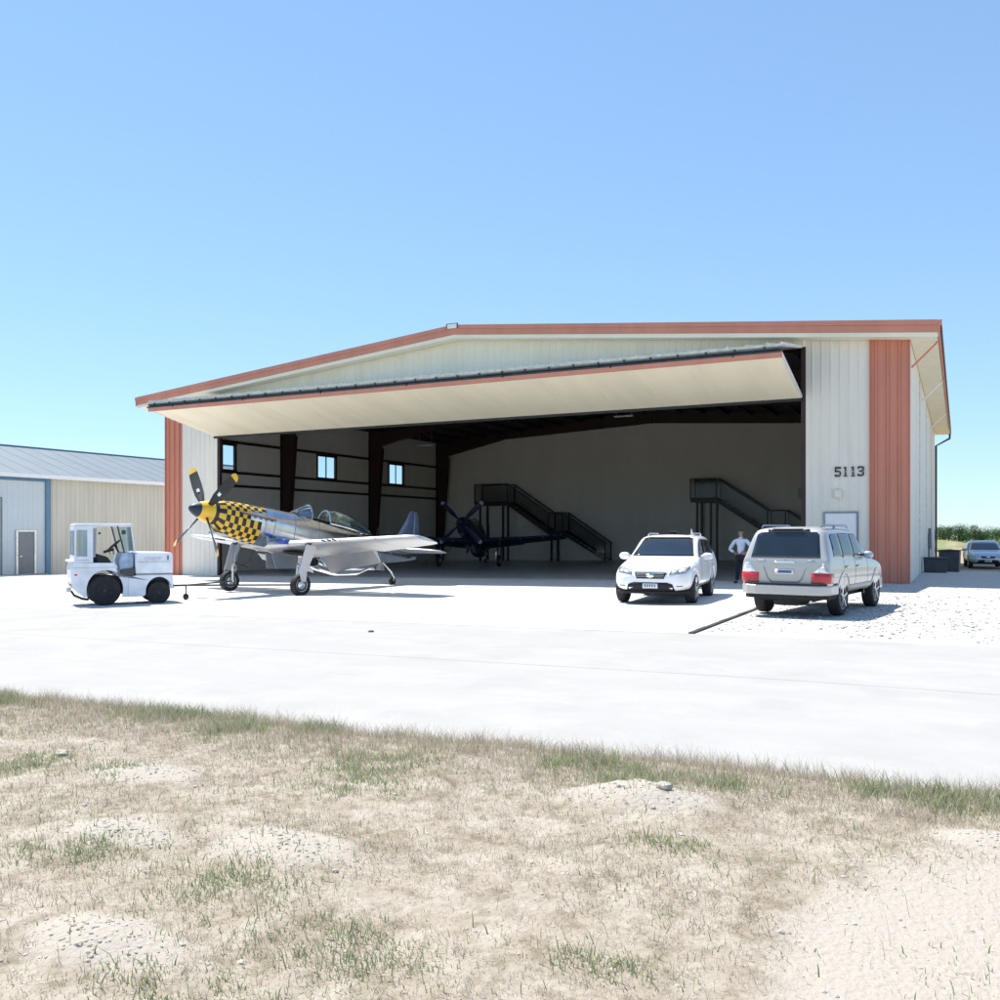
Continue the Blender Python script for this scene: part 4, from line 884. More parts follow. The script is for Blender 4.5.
# cab
rf_ = MB().bb(X0-.86, X0+.78, -hw+.0, hw-.0, 2.12, 2.19).build('cab_roof', M['tug'], tug, bevel=.03)
for sd in (-1, 1):
    y = sd*(hw-.04)
    cp_ = MB().prism([q(-.86, 1.16), q(-.80, 1.16), q(-.80, 2.12), q(-.86, 2.12)], 'y', y-.03, y+.03).prism([q(-.50, 1.16), q(-.34, 1.16), q(-.34, 2.12), q(-.50, 2.12)], 'y', y-.03, y+.03).prism([q(-.80, 1.16), q(-.50, 1.16), q(-.50, 1.32), q(-.80, 1.32)], 'y', y-.029, y+.029).prism([q(-.80, 2.02), q(-.50, 2.02), q(-.50, 2.12), q(-.80, 2.12)], 'y', y-.029, y+.029)
    cp_ = cp_.build('cab_side', M['tug'], tug)
    MB().prism([q(-.80, 1.32), q(-.50, 1.32), q(-.50, 2.02), q(-.80, 2.02)], 'y', y-.006, y+.006).build('pane', M['pane'], cp_)
    MB().prism([q(-.34, 1.30), q(-.27, 1.30), q(-.24, 2.06), q(-.34, 2.06)], 'y', y-.025, y+.025).build('door_post', M['badge'], tug)
    MB().beam((X0+.36, y, 2.12), (X0+.56, y, 1.40), .04, .045).build('windscreen_post', M['black'], tug)
    MB().beam((X0+.76, y, 2.12), (X0+.86, y, 1.40), .04, .04).build('front_post', M['tug'], tug)
    sp_ = MB().prism([q(.40, 2.10), q(.74, 2.10), q(.84, 1.44), q(.58, 1.44)], 'y', y-.005, y+.005).build('side_pane', M['pane'], tug)
MB().box((X0+.55, -hw+.12, 1.96), (.12, .10, .12)).build('mirror', M['black'], tug, bevel=.02)
MB().prism([q(.795, 2.10), q(.803, 2.10), q(.863, 1.44), q(.855, 1.44)], 'y', -.62, .62).build('windscreen', M['pane'], tug)
rr_ = MB().bb(X0-.87, X0-.83, -hw+.07, hw-.07, 1.16, 1.34).bb(X0-.87, X0-.83, -hw+.07, hw-.07, 2.0, 2.12).bb(X0-.87, X0-.83, -.03, .03, 1.34, 2.0).build('rear_frame', M['tug'], tug)
MB().bb(X0-.86, X0-.85, -hw+.07, hw-.07, 1.34, 2.0).build('pane', M['pane'], rr_)
MB().bb(X0-1.0, X0-.45, -hw-.02, hw+.02, 1.16, 1.215).build('cab_ledge', M['tug'], tug, bevel=.015)
MB().box((X0-.15, -hw+.1, 1.93), (.06, .05, .06)).build('switch', M['black'], tug)
mb = MB(); mb.tube([(X0-.86, -.3, .62), (X0-1.0, -.3, .56), (X0-.98, -.3, .42)], .02, 6); mb.tube([(X0-1.02, -.38, .5), (X0-.90, -.2, .62)], .02, 6); mb.box((X0-.96, 0, .42), (.14, .2, .12)); mb.build('hitch', M['galv'], tug)
mb = MB(); mb.tube([(X0-.94, -hw+.1, .42), (X0-.86, -hw+.1, .30), (X0-.62, -hw+.1, .20), (X0-.45, -hw+.1, .18)], .035, 8); mb.build('rear_guard', M['black'], tug)
MB().box((X0+2.06, 0, .45), (.16, .3, .14)).build('front_hitch', M['black'], tug, bevel=.02)
# shorten the tractor along its length (wheels keep their round shape)
def descend(o):
    for c_ in o.children: yield c_; yield from descend(c_)
KX = .86
for c_ in descend(tug):
    if c_.name.startswith('lettering'): c_.location.x *= KX; c_.scale.x = KX; continue
    if c_.name.startswith(('wheel', 'rim')):
        xm = sum(v.co.x for v in c_.data.vertices)/len(c_.data.vertices)
        for v in c_.data.vertices: v.co.x += xm*(KX-1)
    else:
        for v in c_.data.vertices: v.co.x *= KX
# tow bar from tractor to the main gear
def w2(o, p): return Vector((o.location.x+p[0]*math.cos(o.rotation_euler.z)-p[1]*math.sin(o.rotation_euler.z), o.location.y+p[0]*math.sin(o.rotation_euler.z)+p[1]*math.cos(o.rotation_euler.z), o.location.z+p[2]))
ta = w2(tug, ((X0+2.14)*KX, 0, .45))
tb = empty('tow_bar', ta, 0, 'thin dark tow bar stretching from the tractor to the aircraft wheels', 'tow bar', world=True)
ends = [w2(p51, (.02, 1.66, .34)), w2(p51, (.02, -1.66, .34))]
mid = ta+(((ends[0]+ends[1])/2)-ta)*.13
MB().tube([ta, mid], .03, 8).build('draw_bar', M['black'], tb)
for e in ends: MB().tube([mid, e], .025, 8).build('arm', M['black'], tb)
MB().tube([mid, mid+Vector((0, 0, -.32))], .02, 6).lathe([(.05, -.03), (.09, -.03), (.09, .03), (.05, .03)], 12, 'y', mid+Vector((0, 0, -.33))).build('jockey_wheel', M['black'], tb)

# ------------------------------------------------------------------ PERSON (hands on hips)
def skinned(name, verts, edges, radii, m, parent, sub=1, root=0):
    me = bpy.data.meshes.new(name); me.from_pydata(verts, edges, []); o = bpy.data.objects.new(name, me); col.objects.link(o)
    md = o.modifiers.new('k', 'SKIN'); md.use_smooth_shade = True
    for i, r in enumerate(radii):
        sv = me.skin_vertices[0].data[i]; sv.radius = r if isinstance(r, tuple) else (r, r); sv.use_root = (i == root)
    s2 = o.modifiers.new('s', 'SUBSURF'); s2.levels = sub; s2.render_levels = sub
    m2 = evalmesh(o); o.modifiers.clear(); o.data = m2; m2.materials.clear(); m2.materials.append(m)
    m2.polygons.foreach_set('use_smooth', [True]*len(m2.polygons)); o.parent = parent; OFF[o.name] = Vector((0, 0, 0)); return o
px_, py_ = -6.72, 31.3
pe = empty('person', (px_, py_, g(px_, py_)+.005), R(-100), 'person in pale shirt and dark trousers standing with hands on hips', 'person')
V = []; E = []; RD = []
def chain(pts, start=None):
    prev = start
    for p, r in pts:
        V.append(p); RD.append(r); i = len(V)-1
        if prev is not None: E.append((prev, i))
        prev = i
    return prev
S = 1.04
def sv(x, y, z): return (x*S, y*S, z*S)
pel = chain([(sv(0, 0, .98), (.15, .11))])
ch_ = chain([(sv(0, 0, 1.12), (.135, .10)), (sv(-.01, 0, 1.28), (.155, .115)), (sv(-.01, 0, 1.42), (.15, .10))], pel)
nk = chain([(sv(-.01, 0, 1.52), .055), (sv(.01, 0, 1.58), .055), (sv(.02, 0, 1.66), (.078, .09)), (sv(.02, 0, 1.74), (.068, .082))], ch_)
for sd in (-1, 1):
    h = chain([(sv(0, sd*.10, .90), (.085, .09)), (sv(.02, sd*.115, .52), .055), (sv(-.01, sd*.13, .30), .052), (sv(-.02, sd*.14, .09), .038), (sv(.04, sd*.145, .045), .038), (sv(.14, sd*.16, .03), .03)], pel)
    a = chain([(sv(-.01, sd*.19, 1.42), .062), (sv(-.03, sd*.33, 1.24), .045), (sv(-.05, sd*.40, 1.12), .04), (sv(.0, sd*.29, 1.06), .033), (sv(.05, sd*.20, 1.02), .026), (sv(.09, sd*.175, 1.005), (.036, .02))], ch_)
    for k, (dy, L) in enumerate(((.03, .055), (.012, .065), (-.008, .062), (-.025, .05))):
        chain([(sv(.125, sd*(.165), 1.005-k*.018+.02), .010), (sv(.125+L*.6, sd*(.13), 1.0-k*.02+.015), .009), (sv(.125+L*.7, sd*.10, .995-k*.02+.012), .008)], a)
    chain([(sv(.05, sd*.20, 1.05), .011), (sv(-.0, sd*.17, 1.065), .009)], a)
body = skinned('body', V, E, RD, M['skin'], pe, 1)
V2, E2, R2 = [], [], []
def garment(name, chains, m, sub=2):
    vs, es, rs = [], [], []
    names = {}
    for key, startkey, pts in chains:
        prev = names.get(startkey)
        for p, r in pts:
            vs.append(p); rs.append(r); i = len(vs)-1
            if prev is not None: es.append((prev, i))
            prev = i
        names[key] = prev
    return skinned(name, vs, es, rs, m, pe, sub)
ch = [('t', None, [(sv(0, 0, .99), (.165, .125)), (sv(0, 0, 1.12), (.16, .12)), (sv(-.01, 0, 1.28), (.175, .13)), (sv(-.01, 0, 1.42), (.165, .115))]), ('n', 't', [(sv(-.01, 0, 1.475), .10), (sv(-.005, 0, 1.515), .078), (sv(0, 0, 1.545), .072)])]
for sd in (-1, 1): ch.append((f'a{sd}', 't', [(sv(-.01, sd*.19, 1.42), .078), (sv(-.03, sd*.33, 1.24), .066), (sv(-.05, sd*.41, 1.12), .06), (sv(.0, sd*.29, 1.06), .05), (sv(.035, sd*.23, 1.035), .042)]))
garment('shirt', ch, M['shirt'])
ch = [('p', None, [(sv(0, 0, .99), (.17, .125)), (sv(0, 0, .93), (.16, .125))])]
for sd in (-1, 1): ch.append((f'l{sd}', 'p', [(sv(0, sd*.10, .86), (.098, .10)), (sv(.02, sd*.115, .52), .078), (sv(-.01, sd*.13, .30), .07), (sv(-.02, sd*.14, .08), .062)]))
garment('trousers', ch, M['trousers'])
for sd in (-1, 1): garment('shoe', [('s', None, [(sv(-.05, sd*.145, .045), .045), (sv(.03, sd*.15, .045), .05), (sv(.12, sd*.16, .04), .045), (sv(.18, sd*.165, .035), .032)])], M['black'])
garment('hair', [('h', None, [(sv(-.02, 0, 1.66), .07), (sv(-.012, 0, 1.72), (.085, .09)), (sv(.0, 0, 1.775), (.078, .08))])], M['hair'])
mb = MB(); mb.loft([[sv(.105+dx, w*math.cos(a), 1.67+h*math.sin(a)) for a in [k*math.pi/4 for k in range(8)]] for dx, w, h in ((-.02, .014, .03), (.012, .01, .012))]); mb.build('nose', M['skin'], body, smooth=60)
for sd in (-1, 1):
    MB().lathe([(.001, -.01), (.011, 0), (.001, .01)], 8, 'x', sv(.098, sd*.032, 1.695)).build('eye', M['dark'], body)
    MB().lathe([(.01, -.008), (.03, 0), (.01, .008)], 8, 'y', sv(.02, sd*.088, 1.67)).build('ear', M['skin'], body)
MB().box(sv(.10, 0, 1.625), (.012, .045, .008)).build('mouth', M['brown'], body)
MB().box(sv(.11, 0, 1.01), (.02, .05, .035)).build('belt_buckle', M['galv'], pe)

# ------------------------------------------------------------------ bins beside the right wall
def bin_(loc, rz, d, label, lidh):
    t = empty('utility_bin', loc, rz, label, 'bin', None)
    L, W_, H = d; MB().prism([(-L/2*.94, 0), (L/2*.94, 0), (L/2, H), (-L/2, H)], 'y', -W_/2, W_/2).build('bin_body', M['bin'], t, bevel=.02)
    l = MB().prism([(-L/2-.03, H+.003), (L/2+.03, H+.003), (L/2+.03, H+.04), (0, H+lidh), (-L/2-.03, H+.04)], 'y', -W_/2-.03, W_/2+.03).build('lid', M['bin'], t, bevel=.01)
    MB().tube([(-.15, -W_/2-.06, H+.0), (.15, -W_/2-.06, H+.0)], .015, 6).build('handle', M['black'], l)
    for sx in (-1, 1): MB().lathe([(.02, -.03), (.07, -.03), (.07, .03), (.02, .03)], 12, 'x', (sx*L*.35, W_/2-.1, .07)).build('caster', M['rubber'], t)
bin_((-.95, 43.0, g(-.9, 43)), R(3), (.92, .8, .60), 'low dark bin against the right hangar wall, nearer one', .06)
bin_((-.42, 46.2, g(-.4, 46)), R(-4), (.86, .9, .95), 'taller dark bin beside the right hangar wall, farther one', .07)

# ------------------------------------------------------------------ VERGE, GRASS, STONES
def edge_y(x):
    return 6.46+.030*(x+4)+.22*mnoise.noise(Vector((x*.55, 0, 3)))+.10*mnoise.noise(Vector((x*2.3, 5, 0)))-.02*x*0
def pathmask(x, y):      # bare pale path at the lower right
    cx_ = .2-(y-3.2)*-.15; d = ((x-.55)/1.25)**2+((y-3.6)/1.9)**2
    return ss((1.15-d+.35*mnoise.noise(Vector((x*1.3, y*1.3, 9))))*2.2)
MOUNDS = [(-1.75, 5.30, .50, .24, .12), (-8.1, 5.0, .5, .3, .05), (-7.2, 4.5, .45, .25, .045), (-5.1, 4.45, .5, .25, .05), (-4.2, 3.5, .4, .2, .04), (-3.2, 3.7, .45, .25, .05), (.25, 5.4, .45, .22, .05), (-3.1, 2.5, .4, .2, .05), (-4.6, 2.4, .35, .2, .05)]
def vz(x, y):
    e = edge_y(x)-y; h = min(.045, e*.16)
    n_ = .025*mnoise.fractal(Vector((x*1.1, y*1.1, 0)), 1, 2, 5)+.012*mnoise.noise(Vector((x*7, y*7, 2)))
    fade = ss(e*1.2); pm = pathmask(x, y)
    z = g(x, y)+h+n_*(.25+.75*fade)*(1-.7*pm)-(.012*pm)
    for mx_, my_, a, b, hh in MOUNDS:
        d2 = ((x-mx_)/a)**2+((y-my_)/b)**2
        if d2 < 4: z += hh*math.exp(-d2*1.3)*(1+.3*mnoise.noise(Vector((x*9, y*9, 0))))
    return z
xs = np.arange(-15, 5.01, .07); ys = np.arange(-2, 7.11, .07)
mb = MB(); nx = len(xs); Z = np.zeros((len(ys), nx))
vs = []
pm_attr = []
for j, y in enumerate(ys):
    for i, x in enumerate(xs):
        z = vz(x, y); Z[j, i] = z; vs.append((x, y, z)); pm_attr.append(pathmask(x, y))
        
mb.add(vs, [(j*nx+i, j*nx+i+1, (j+1)*nx+i+1, (j+1)*nx+i) for j in range(len(ys)-1) for i in range(nx-1)])
ver = mb.build('verge', M['dirt'], smooth=80); ver['kind'] = 'structure'
# soil colour varies from place to place: bare pale soil where a mask says so
at = ver.data.attributes.new('bare', 'FLOAT', 'POINT')
bare = []
for (x, y, z), p in zip(vs, pm_attr):
    b = p
    for mx_, my_, a, b_, hh in MOUNDS:
        d2 = ((x-mx_)/a)**2+((y-my_)/b_)**2
        if d2 < 3: b = max(b, ss((1.3-d2)*1.5))
    bare.append(b)
at.data.foreach_set('value', bare)
nt = M['dirt'].node_tree; bsdf = nt.nodes['Principled BSDF']; src = bsdf.inputs['Base Color'].links[0].from_socket
an = nt.nodes.new('ShaderNodeAttribute'); an.attribute_name = 'bare'; mx = nt.nodes.new('ShaderNodeMix'); mx.data_type = 'RGBA'
nt.links.new(an.outputs['Fac'], mx.inputs['Factor']); nt.links.new(src, mx.inputs[6]); mx.inputs[7].default_value = (.37, .33, .28, 1); nt.links.new(mx.outputs[2], bsdf.inputs['Base Color'])

def grassmat(name, ramp):
    m, nt, b = newmat(name); b.inputs['Roughness'].default_value = .75; b.inputs['Specular IOR Level'].default_value = .2
    gn = nt.nodes.new('ShaderNodeNewGeometry'); r = nt.nodes.new('ShaderNodeValToRGB'); el = r.color_ramp.elements
    while len(el) < len(ramp): el.new(.5)
    for i, c in enumerate(ramp): el[i].position = i/(len(ramp)-1); el[i].color = rgb(c)
    nt.links.new(gn.outputs['Random Per Island'], r.inputs['Fac']); nt.links.new(r.outputs['Color'], b.inputs['Base Color'])
    tr = nt.nodes.new('ShaderNodeBsdfTranslucent'); mxs = nt.nodes.new('ShaderNodeMixShader'); mxs.inputs['Fac'].default_value = .3
    nt.links.new(r.outputs['Color'], tr.inputs['Color']); nt.links.new(b.outputs[0], mxs.inputs[1]); nt.links.new(tr.outputs[0], mxs.inputs[2])
    nt.links.new(mxs.outputs[0], nt.nodes['Material Output'].inputs['Surface']); return m
M['straw'] = grassmat('dry_grass', [(.56, .47, .38), (.64, .56, .46), (.48, .39, .31), (.36, .29, .21), (.72, .66, .56), (.52, .43, .36), (.34, .34, .20), (.24, .20, .13)])
M['green'] = grassmat('green_grass', [(.26, .31, .14), (.34, .38, .19), (.19, .24, .10), (.44, .46, .28), (.38, .41, .24), (.30, .35, .19)])
def zat(x, y):
    i = np.clip(((x-xs[0])/.07), 0, nx-1.001); j = np.clip(((y-ys[0])/.07), 0, len(ys)-1.001)
    i0 = i.astype(int); j0 = j.astype(int); a = i-i0; b = j-j0
    return (Z[j0, i0]*(1-a)+Z[j0, i0+1]*a)*(1-b)+(Z[j0+1, i0]*(1-a)+Z[j0+1, i0+1]*a)*b
def blades(name, x, y, h, w, m, label, lean=.5):
    n_ = len(x); z = zat(x, y)-.004; a = rng.uniform(0, 2*np.pi, n_); la = rng.uniform(0, 2*np.pi, n_); le = h*rng.uniform(.1, lean, n_)
    dx, dy = np.cos(a)*w/2, np.sin(a)*w/2; lx, ly = np.cos(la)*le, np.sin(la)*le
    P = np.zeros((n_, 5, 3))
    P[:, 0] = np.stack([x-dx, y-dy, z], 1); P[:, 1] = np.stack([x+dx, y+dy, z], 1)
    P[:, 2] = np.stack([x+dx*.8+lx*.35, y+dy*.8+ly*.35, z+h*.55], 1); P[:, 3] = np.stack([x-dx*.8+lx*.35, y-dy*.8+ly*.35, z+h*.55], 1)
    P[:, 4] = np.stack([x+lx, y+ly, z+h*rng.uniform(.8, 1, n_)], 1)
    me = bpy.data.meshes.new(name); me.vertices.add(n_*5); me.vertices.foreach_set('co', P.reshape(-1))
    base = np.arange(n_)[:, None]*5; lp = np.concatenate([base+np.array([[0, 1, 2, 3]]), base+np.array([[3, 2, 4]])], 1)
    me.loops.add(n_*7); me.loops.foreach_set('vertex_index', lp.reshape(-1))
    me.polygons.add(n_*2); st_ = (np.arange(n_)[:, None]*7+np.array([[0, 4]])).reshape(-1)
    me.polygons.foreach_set('loop_start', st_); me.update(calc_edges=True); me.materials.append(m)
    o = bpy.data.objects.new(name, me); col.objects.link(o); tag(o, label, 'grass', None, 'stuff'); return o
fy0, fx0 = math.cos(R(27.15)), math.sin(R(27.15))
def cand(n_, f):
    x = rng.uniform(-13, 3.5, n_); y = rng.uniform(1.2, 6.75, n_)
    Zc = -x*fx0+y*fy0; Xc = x*fy0+y*fx0
    k = (Zc > 2.8) & (np.abs(Xc) < Zc*.62+.4); x, y = x[k], y[k]
    p = np.array([f(a, b) for a, b in zip(x, y)]); k = rng.uniform(0, 1, len(x)) < p
    return x[k], y[k]
def baremask(x, y):
    b = pathmask(x, y)
    for mx_, my_, a, b_, hh in MOUNDS:
        d2 = ((x-mx_)/a)**2+((y-my_)/b_)**2
        if d2 < 2: b = max(b, ss((1.2-d2)*1.6))
    return b
def straw_d(x, y):
    e = edge_y(x)-y
    if e < -.02: return 0
    n_ = mnoise.noise(Vector((x*.9, y*1.6, 4)))*.5+mnoise.noise(Vector((x*3, y*3, 1)))*.35
    d = (.42+n_*.75+(.45 if e < 1.3 else 0))*(1+1.5*mnoise.noise(Vector((x*11, y*11, 3))))
    return max(.04, min(1, d))*(1-baremask(x, y)*.97)
x, y = cand(700000, straw_d)
e = np.array([edge_y(a) for a in x])-y
h = rng.gamma(4, .0065, len(x))*(1+1.9*np.clip(1.1-e, 0, 1)); h *= np.array([1+.9*mnoise.noise(Vector((a*5, b*5, 21))) for a, b in zip(x, y)]); h = np.clip(h, .010, .17)
blades('dry_grass', x, y, h, rng.uniform(.0014, .0034, len(x)), M['straw'], 'dry straw coloured grass covering the foreground verge', 1.1)
CL = [(-9.2, 6.0, .2, .15), (-6.6, 6.1, .55, .3), (-5.6, 5.8, .35, .3), (-4.9, 6.1, .22, .2), (-3.75, 5.35, .42, .32), (-3.6, 4.9, .35, .25), (-2.35, 5.95, .35, .25), (-1.9, 5.75, .4, .25), (-1.25, 5.8, .25, .15), (.05, 6.1, .4, .25), (-.35, 6.2, .3, .2), (.5, 6.3, .3, .2), (-8.7, 5.9, .3, .2), (-7.5, 4.7, .3, .2),
      (-6.1, 4.3, .3, .25), (-5.3, 4.4, .22, .18), (-4.2, 3.2, .3, .2), (-3.1, 3.2, .35, .25), (-2.2, 2.9, .35, .2), (-1.2, 3.2, .2, .12), (-7.0, 3.9, .3, .2), (-2.4, 2.35, .4, .15), (-1.3, 4.6, .25, .15), (-8.2, 5.3, .25, .15)]
def green_d(x, y):
    e = edge_y(x)-y
    if e < -.04: return 0
    d = 0
    for cx_, cy_, a, b in CL:
        d2 = ((x-cx_)/a)**2+((y-cy_)/b)**2
        if d2 < 3.5: d = max(d, math.exp(-d2*1.4))
    d *= .5+1.1*mnoise.noise(Vector((x*4, y*4, 7)))+.5*mnoise.noise(Vector((x*12, y*12, 7)))
    return min(1, 2.1*max(0, d))+.12*max(0, .25+mnoise.noise(Vector((x*1.2, y*1.2, 12))))
x, y = cand(520000, green_d)
e = np.array([edge_y(a) for a in x])-y
h = np.clip(rng.gamma(4, .0085, len(x))*(1+1.5*np.clip(1.2-e, 0, 1)), .012, .16)
blades('green_weeds', x, y, h, rng.uniform(.0025, .007, len(x)), M['green'], 'green weed tufts scattered through the dry verge', .9)
# seed-head stalks along the concrete edge
def edge_d(x, y): e = edge_y(x)-y; return .9 if 0 < e < .5 else (.12 if e > 0 else 0)
x, y = cand(9000, edge_d); blades('tall_stalks', x, y, rng.uniform(.08, .22, len(x)), rng.uniform(.0015, .003, len(x)), M['straw'], 'tall thin dry stalks near the edge of the concrete', .5)
# pebbles and clods
def stones(name, pts, m, label, kind='stuff'):
    mb = MB(); ico = bmesh.new(); bmesh.ops.create_icosphere(ico, subdivisions=1, radius=1); iv = [v.co.copy() for v in ico.verts]; fi = [[v.index for v in f.verts] for f in ico.faces]; ico.free()
    for (x, y, z, s) in pts:
        q_ = Quaternion((random.random(), random.random(), random.random(), random.random())).normalized(); sc_ = Vector((1, random.uniform(.6, 1), random.uniform(.45, .8)))*s
        vs_ = []
        for v in iv: w_ = q_ @ v; vs_.append((x+w_.x*sc_.x*random.uniform(.85, 1.15), y+w_.y*sc_.y, z+w_.z*sc_.z))
        mb.add(vs_, fi)
    return tag(mb.build(name, m), label, 'stones', None, kind)
M['stone'] = mat('pale_stone', (.40, .365, .31), .9, var=.2, scale=6, bump=.3)
M['stone2'] = mat('grey_stone', (.40, .39, .38), .9, var=.35, scale=1.5, bump=.3)
pts = []
for _ in range(3800):
    if random.random() < .3:
        m_ = random.choice(MOUNDS); x = m_[0]+random.gauss(0, .5)*m_[2]; y = m_[1]+random.gauss(0, .5)*m_[3]
    else: x = random.uniform(-12, 3); y = random.uniform(1.5, 6.3)
    pts.append((x, y, float(zat(np.array([x]), np.array([y]))[0]), random.uniform(.004, .013)*(1.8 if random.random() < .1 else 1)))
stones('soil_pebbles', pts, M['stone'], 'small pale pebbles and clods between the grass')
pts = []
while len(pts) < 6500:
    x = random.uniform(-4, 16); y = 15.6+abs(random.gauss(0, 7))
    if y > 50 or (x < -1.4 and y > 32.5): continue
    if y < 18 and random.random() < .5: continue
    pts.append((x, y, g(x, y)-.008, random.choice((.010, .014, .018, .022, .034))*random.uniform(.7, 1.3)))
stones('gravel_stones', pts, M['stone2'], 'loose grey stones on the white gravel beside the hangar')
# a few large pale stones
def rock(x, y, s, label):
    bm = bmesh.new(); bmesh.ops.create_icosphere(bm, subdivisions=3, radius=1)
    for v in bm.verts:
        d = 1+.25*mnoise.noise(v.co*1.7+Vector((x, y, 0)))+.08*mnoise.noise(v.co*6); v.co = Vector((v.co.x*s[0]*d, v.co.y*s[1]*d, v.co.z*s[2]*d))
    me = bpy.data.meshes.new('rock'); bm.to_mesh(me); bm.free(); me.materials.append(M['stone'])
    o = bpy.data.objects.new('rock', me); col.objects.link(o); o.location = (x, y, vz(x, y)+s[2]*.25); tag(o, label, 'rock', 'pale rocks lying in the verge')
for a in ((-8.45, 5.0, (.05, .045, .035), 'small pale rock near the left edge of the verge'), (-1.60, 5.30, (.05, .04, .03), 'pale rock bedded in the sandy mound right of centre'),
          (-6.15, 4.6, (.06, .045, .03), 'pale rock left of the verge middle'), (-5.55, 3.35, (.05, .04, .025), 'pale rock low on the left side of the verge')): rock(*a)
# dark pebble lying on the taxiway
MB().lathe([(.001, 0), (.05, .005), (.06, .02), (.001, .035)], 10, 'z', (0, 0, 0)).build('pebble', M['bin']).location = (-9.5, 13.4, g(-9.5, 13.4)+.001)
tag(bpy.data.objects['pebble'], 'lone dark pebble lying on the white taxiway', 'stone')

# ------------------------------------------------------------------ FAR RIGHT: mounds, field plants, trees
def mound(x, y, a, b, h, m, label, name='dirt_mound'):
    mb = MB(); N = 26; vs_ = []
    for j in range(N+1):
        for i in range(N+1):
            u, v = i/N*2-1, j/N*2-1; rr_ = u*u+v*v; zz = h*math.exp(-rr_*2.6)*(1+.5*mnoise.noise(Vector((u*3+x, v*3, y))))
            vs_.append((u*a, v*b, zz-.12*h))
    mb.add(vs_, [(j*(N+1)+i, j*(N+1)+i+1, (j+1)*(N+1)+i+1, (j+1)*(N+1)+i) for j in range(N) for i in range(N)])
    o = mb.build(name, m, smooth=60); o.location = (x, y, g(x, y)-.03); tag(o, label, 'mound'); return o
M['earth'] = groundmat('bare_earth', [(.30, .23, .16), (.38, .31, .23)], [1.5], .95, .8, 6)
M['pale_earth'] = groundmat('pale_earth', [(.66, .62, .58), (.58, .53, .48)], [1.5], .95, .5, 6)
mound(2.2, 84, 7, 5, .9, M['earth'], 'brown earth mound behind the parked pale blue vehicle')
mound(-1.0, 96, 6, 6, 1.3, M['field'], 'grassy olive mound at the far corner of the hangar')
mound(11.5, 120, 7, 5, 1.9, M['pale_earth'], 'pale heap of earth at the far right before the trees')
sheet('dirt_track', -1.4, 40, 52, 80, -.02, M['earth'])
# far trees
M['leaf'] = grassmat('tree_leaf', [(.022, .055, .02), (.04, .085, .028), (.06, .115, .04), (.028, .06, .022)])
M['bark'] = mat('bark', (.10, .075, .05), .9, var=.2)
def tree(x, y, h, w, label, seed, kind='tree'):
    rnd = random.Random(seed); h *= .92; t = empty(kind, (x, y, g(x, y)), 0, label, 'tree' if kind == 'tree' else 'bush', 'trees on the horizon past the hangar')
    mb = MB(); mb.tube([(0, 0, -.1), (rnd.uniform(-.1, .1), 0, h*.3), (rnd.uniform(-.2, .2), .1, h*.7)], [h*.045, h*.035, h*.012], 7)
    for k in range(5):
        a = rnd.uniform(0, 6.3); mb.tube([(0, 0, h*.25+k*h*.07), (math.cos(a)*w*.3, math.sin(a)*w*.3, h*.5+k*h*.07)], [h*.02, h*.008], 5)
    mb.build('trunk', M['bark'], t, smooth=50)
    cl = [(rnd.gauss(0, w*.22), rnd.gauss(0, w*.2), h*rnd.uniform(.12, .85), rnd.uniform(.14, .26)*w) for _ in range(26)]
    mb = MB(); 
    for (cx_, cy_, cz_, r) in cl:
        for _ in range(110):
            d = Vector((rnd.gauss(0, 1), rnd.gauss(0, 1), rnd.gauss(0, .8))).normalized()*r*rnd.uniform(.5, 1.05); c = Vector((cx_, cy_, cz_))+d
            s = rnd.uniform(.05, .11)*max(1, h/4); u = Vector((rnd.gauss(0, 1), rnd.gauss(0, 1), rnd.gauss(0, 1))).normalized(); v = u.orthogonal().normalized()
            mb.add([c-u*s, c+v*s*.6, c+u*s, c-v*s*.6], [(0, 1, 2, 3)])
    mb.build('crown', M['leaf'], t)
def camp(px, Zc):       # world x,y of a far thing from its bearing
    r = (px-500)/897*Zc; return (r*.8898-Zc*.4563, r*.4563+Zc*.8898)
for i, (px, Zc, h, w, l) in enumerate(((940, 170, 3.0, 4.5, 'dark green tree nearest the hangar corner'), (949, 175, 3.7, 3.4, 'round dark tree second from the hangar corner'), (959, 168, 3.8, 4.0, 'broad flat topped tree third from the hangar corner'), (966, 180, 2.5, 4.0, 'low wide tree in the middle of the far tree line'),
                                   (975, 172, 3.6, 4, 'tree with ragged top behind the parked vehicle'), (983, 176, 2.6, 4, 'green tree behind the pale heap of earth'), (992, 190, 3.0, 5, 'rightmost dark tree of the far tree line'), (1001, 180, 3.4, 5, 'tree cut by the right edge of the picture'), (930, 182, 3.3, 5, 'tree half hidden by the hangar wall'))):
    xy = camp(px, Zc); tree(xy[0], xy[1], h, w, l, 50+i)
mb = MB()
for _ in range(16000):
    px = random.uniform(915, 1040); Zc = random.uniform(78, 165); x, y = camp(px, Zc)
    if x < -1 and y < 70: continue
    s = random.uniform(.15, .5); z = g(x, y)-.05; a = random.uniform(0, 3.14); dx, dy = math.cos(a)*.1, math.sin(a)*.1
    mb.add([(x-dx, y-dy, z), (x+dx, y+dy, z), (x+dx*.3+random.uniform(-.15, .15), y+dy, z+s)], [(0, 1, 2)])
M['greenfield'] = groundmat('green_field', [(.15, .22, .07), (.24, .28, .11), (.12, .19, .06)], [.05, .4], .95, .5, 3)
sheet('green_field', -1.4, 400, 92, 600, .02, M['greenfield'], 20)
M['fieldgrass'] = grassmat('field_grass', [(.16, .22, .06), (.24, .29, .09), (.34, .33, .16), (.12, .18, .05)])
tag(mb.build('field_plants', M['fieldgrass']), 'green plants of the field beyond the hangar', 'plants', None, 'stuff')

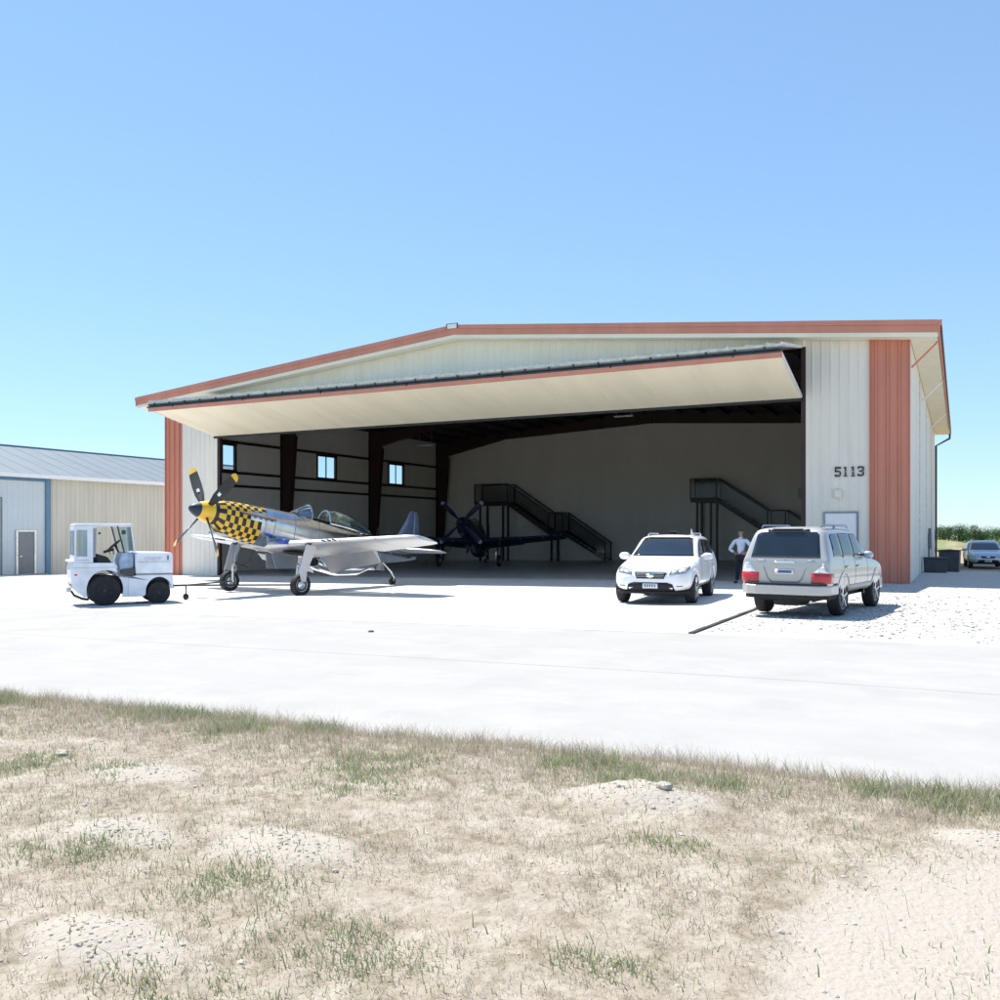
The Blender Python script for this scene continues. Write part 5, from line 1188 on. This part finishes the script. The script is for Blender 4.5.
# ------------------------------------------------------------------ CAMERA, LIGHT, SKY
cam = bpy.data.cameras.new('camera'); co = bpy.data.objects.new('camera', cam); col.objects.link(co)
co.location = (0, 0, 1.70); co.rotation_euler = (R(90), 0, R(27.15))
cam.sensor_width = 36; cam.lens = 36*.897; cam.shift_y = .032; cam.clip_end = 8000; cam.clip_start = .05
sc.camera = co
sd_ = Vector((-.50, .13, 1)).normalized()
el = math.asin(sd_.z); az = math.atan2(sd_.x, sd_.y)
sun = bpy.data.lights.new('sun', 'SUN'); so = bpy.data.objects.new('sun', sun); col.objects.link(so)
sun.energy = 4.0; sun.angle = R(.53); sun.color = (1, .96, .90)
so.rotation_euler = sd_.to_track_quat('Z', 'Y').to_euler()
w = bpy.data.worlds.new('World'); sc.world = w; w.use_nodes = True; nt = w.node_tree
sky = nt.nodes.new('ShaderNodeTexSky'); sky.sky_type = 'NISHITA'; sky.sun_disc = False; sky.sun_elevation = el; sky.sun_rotation = az
sky.air_density = 1.0; sky.dust_density = 0.0; sky.ozone_density = 1.0; sky.altitude = 0
tn = nt.nodes.new('ShaderNodeMix'); tn.data_type = 'RGBA'; tn.blend_type = 'MULTIPLY'; tn.inputs['Factor'].default_value = 1; tn.inputs[7].default_value = (.84, 1.06, 1.12, 1)
gm = nt.nodes.new('ShaderNodeGamma'); gm.inputs[1].default_value = .58; t2 = nt.nodes.new('ShaderNodeMix'); t2.data_type = 'RGBA'; t2.blend_type = 'MULTIPLY'; t2.clamp_result = False; t2.inputs['Factor'].default_value = 1; t2.inputs[7].default_value = (1.37, 1.59, 1.95, 1)
nt.links.new(tn.outputs[2], gm.inputs[0]); nt.links.new(gm.outputs[0], t2.inputs[6])
nt.links.new(sky.outputs[0], tn.inputs[6]); nt.links.new(t2.outputs[2], nt.nodes['Background'].inputs['Color']); nt.nodes['Background'].inputs['Strength'].default_value = .09
sc.view_settings.view_transform = 'Standard'; sc.view_settings.look = 'None'; sc.view_settings.gamma = 1; sc.view_settings.exposure = 1.07
sc.cycles.max_bounces = 8; sc.cycles.diffuse_bounces = 5; sc.cycles.transparent_max_bounces = 12
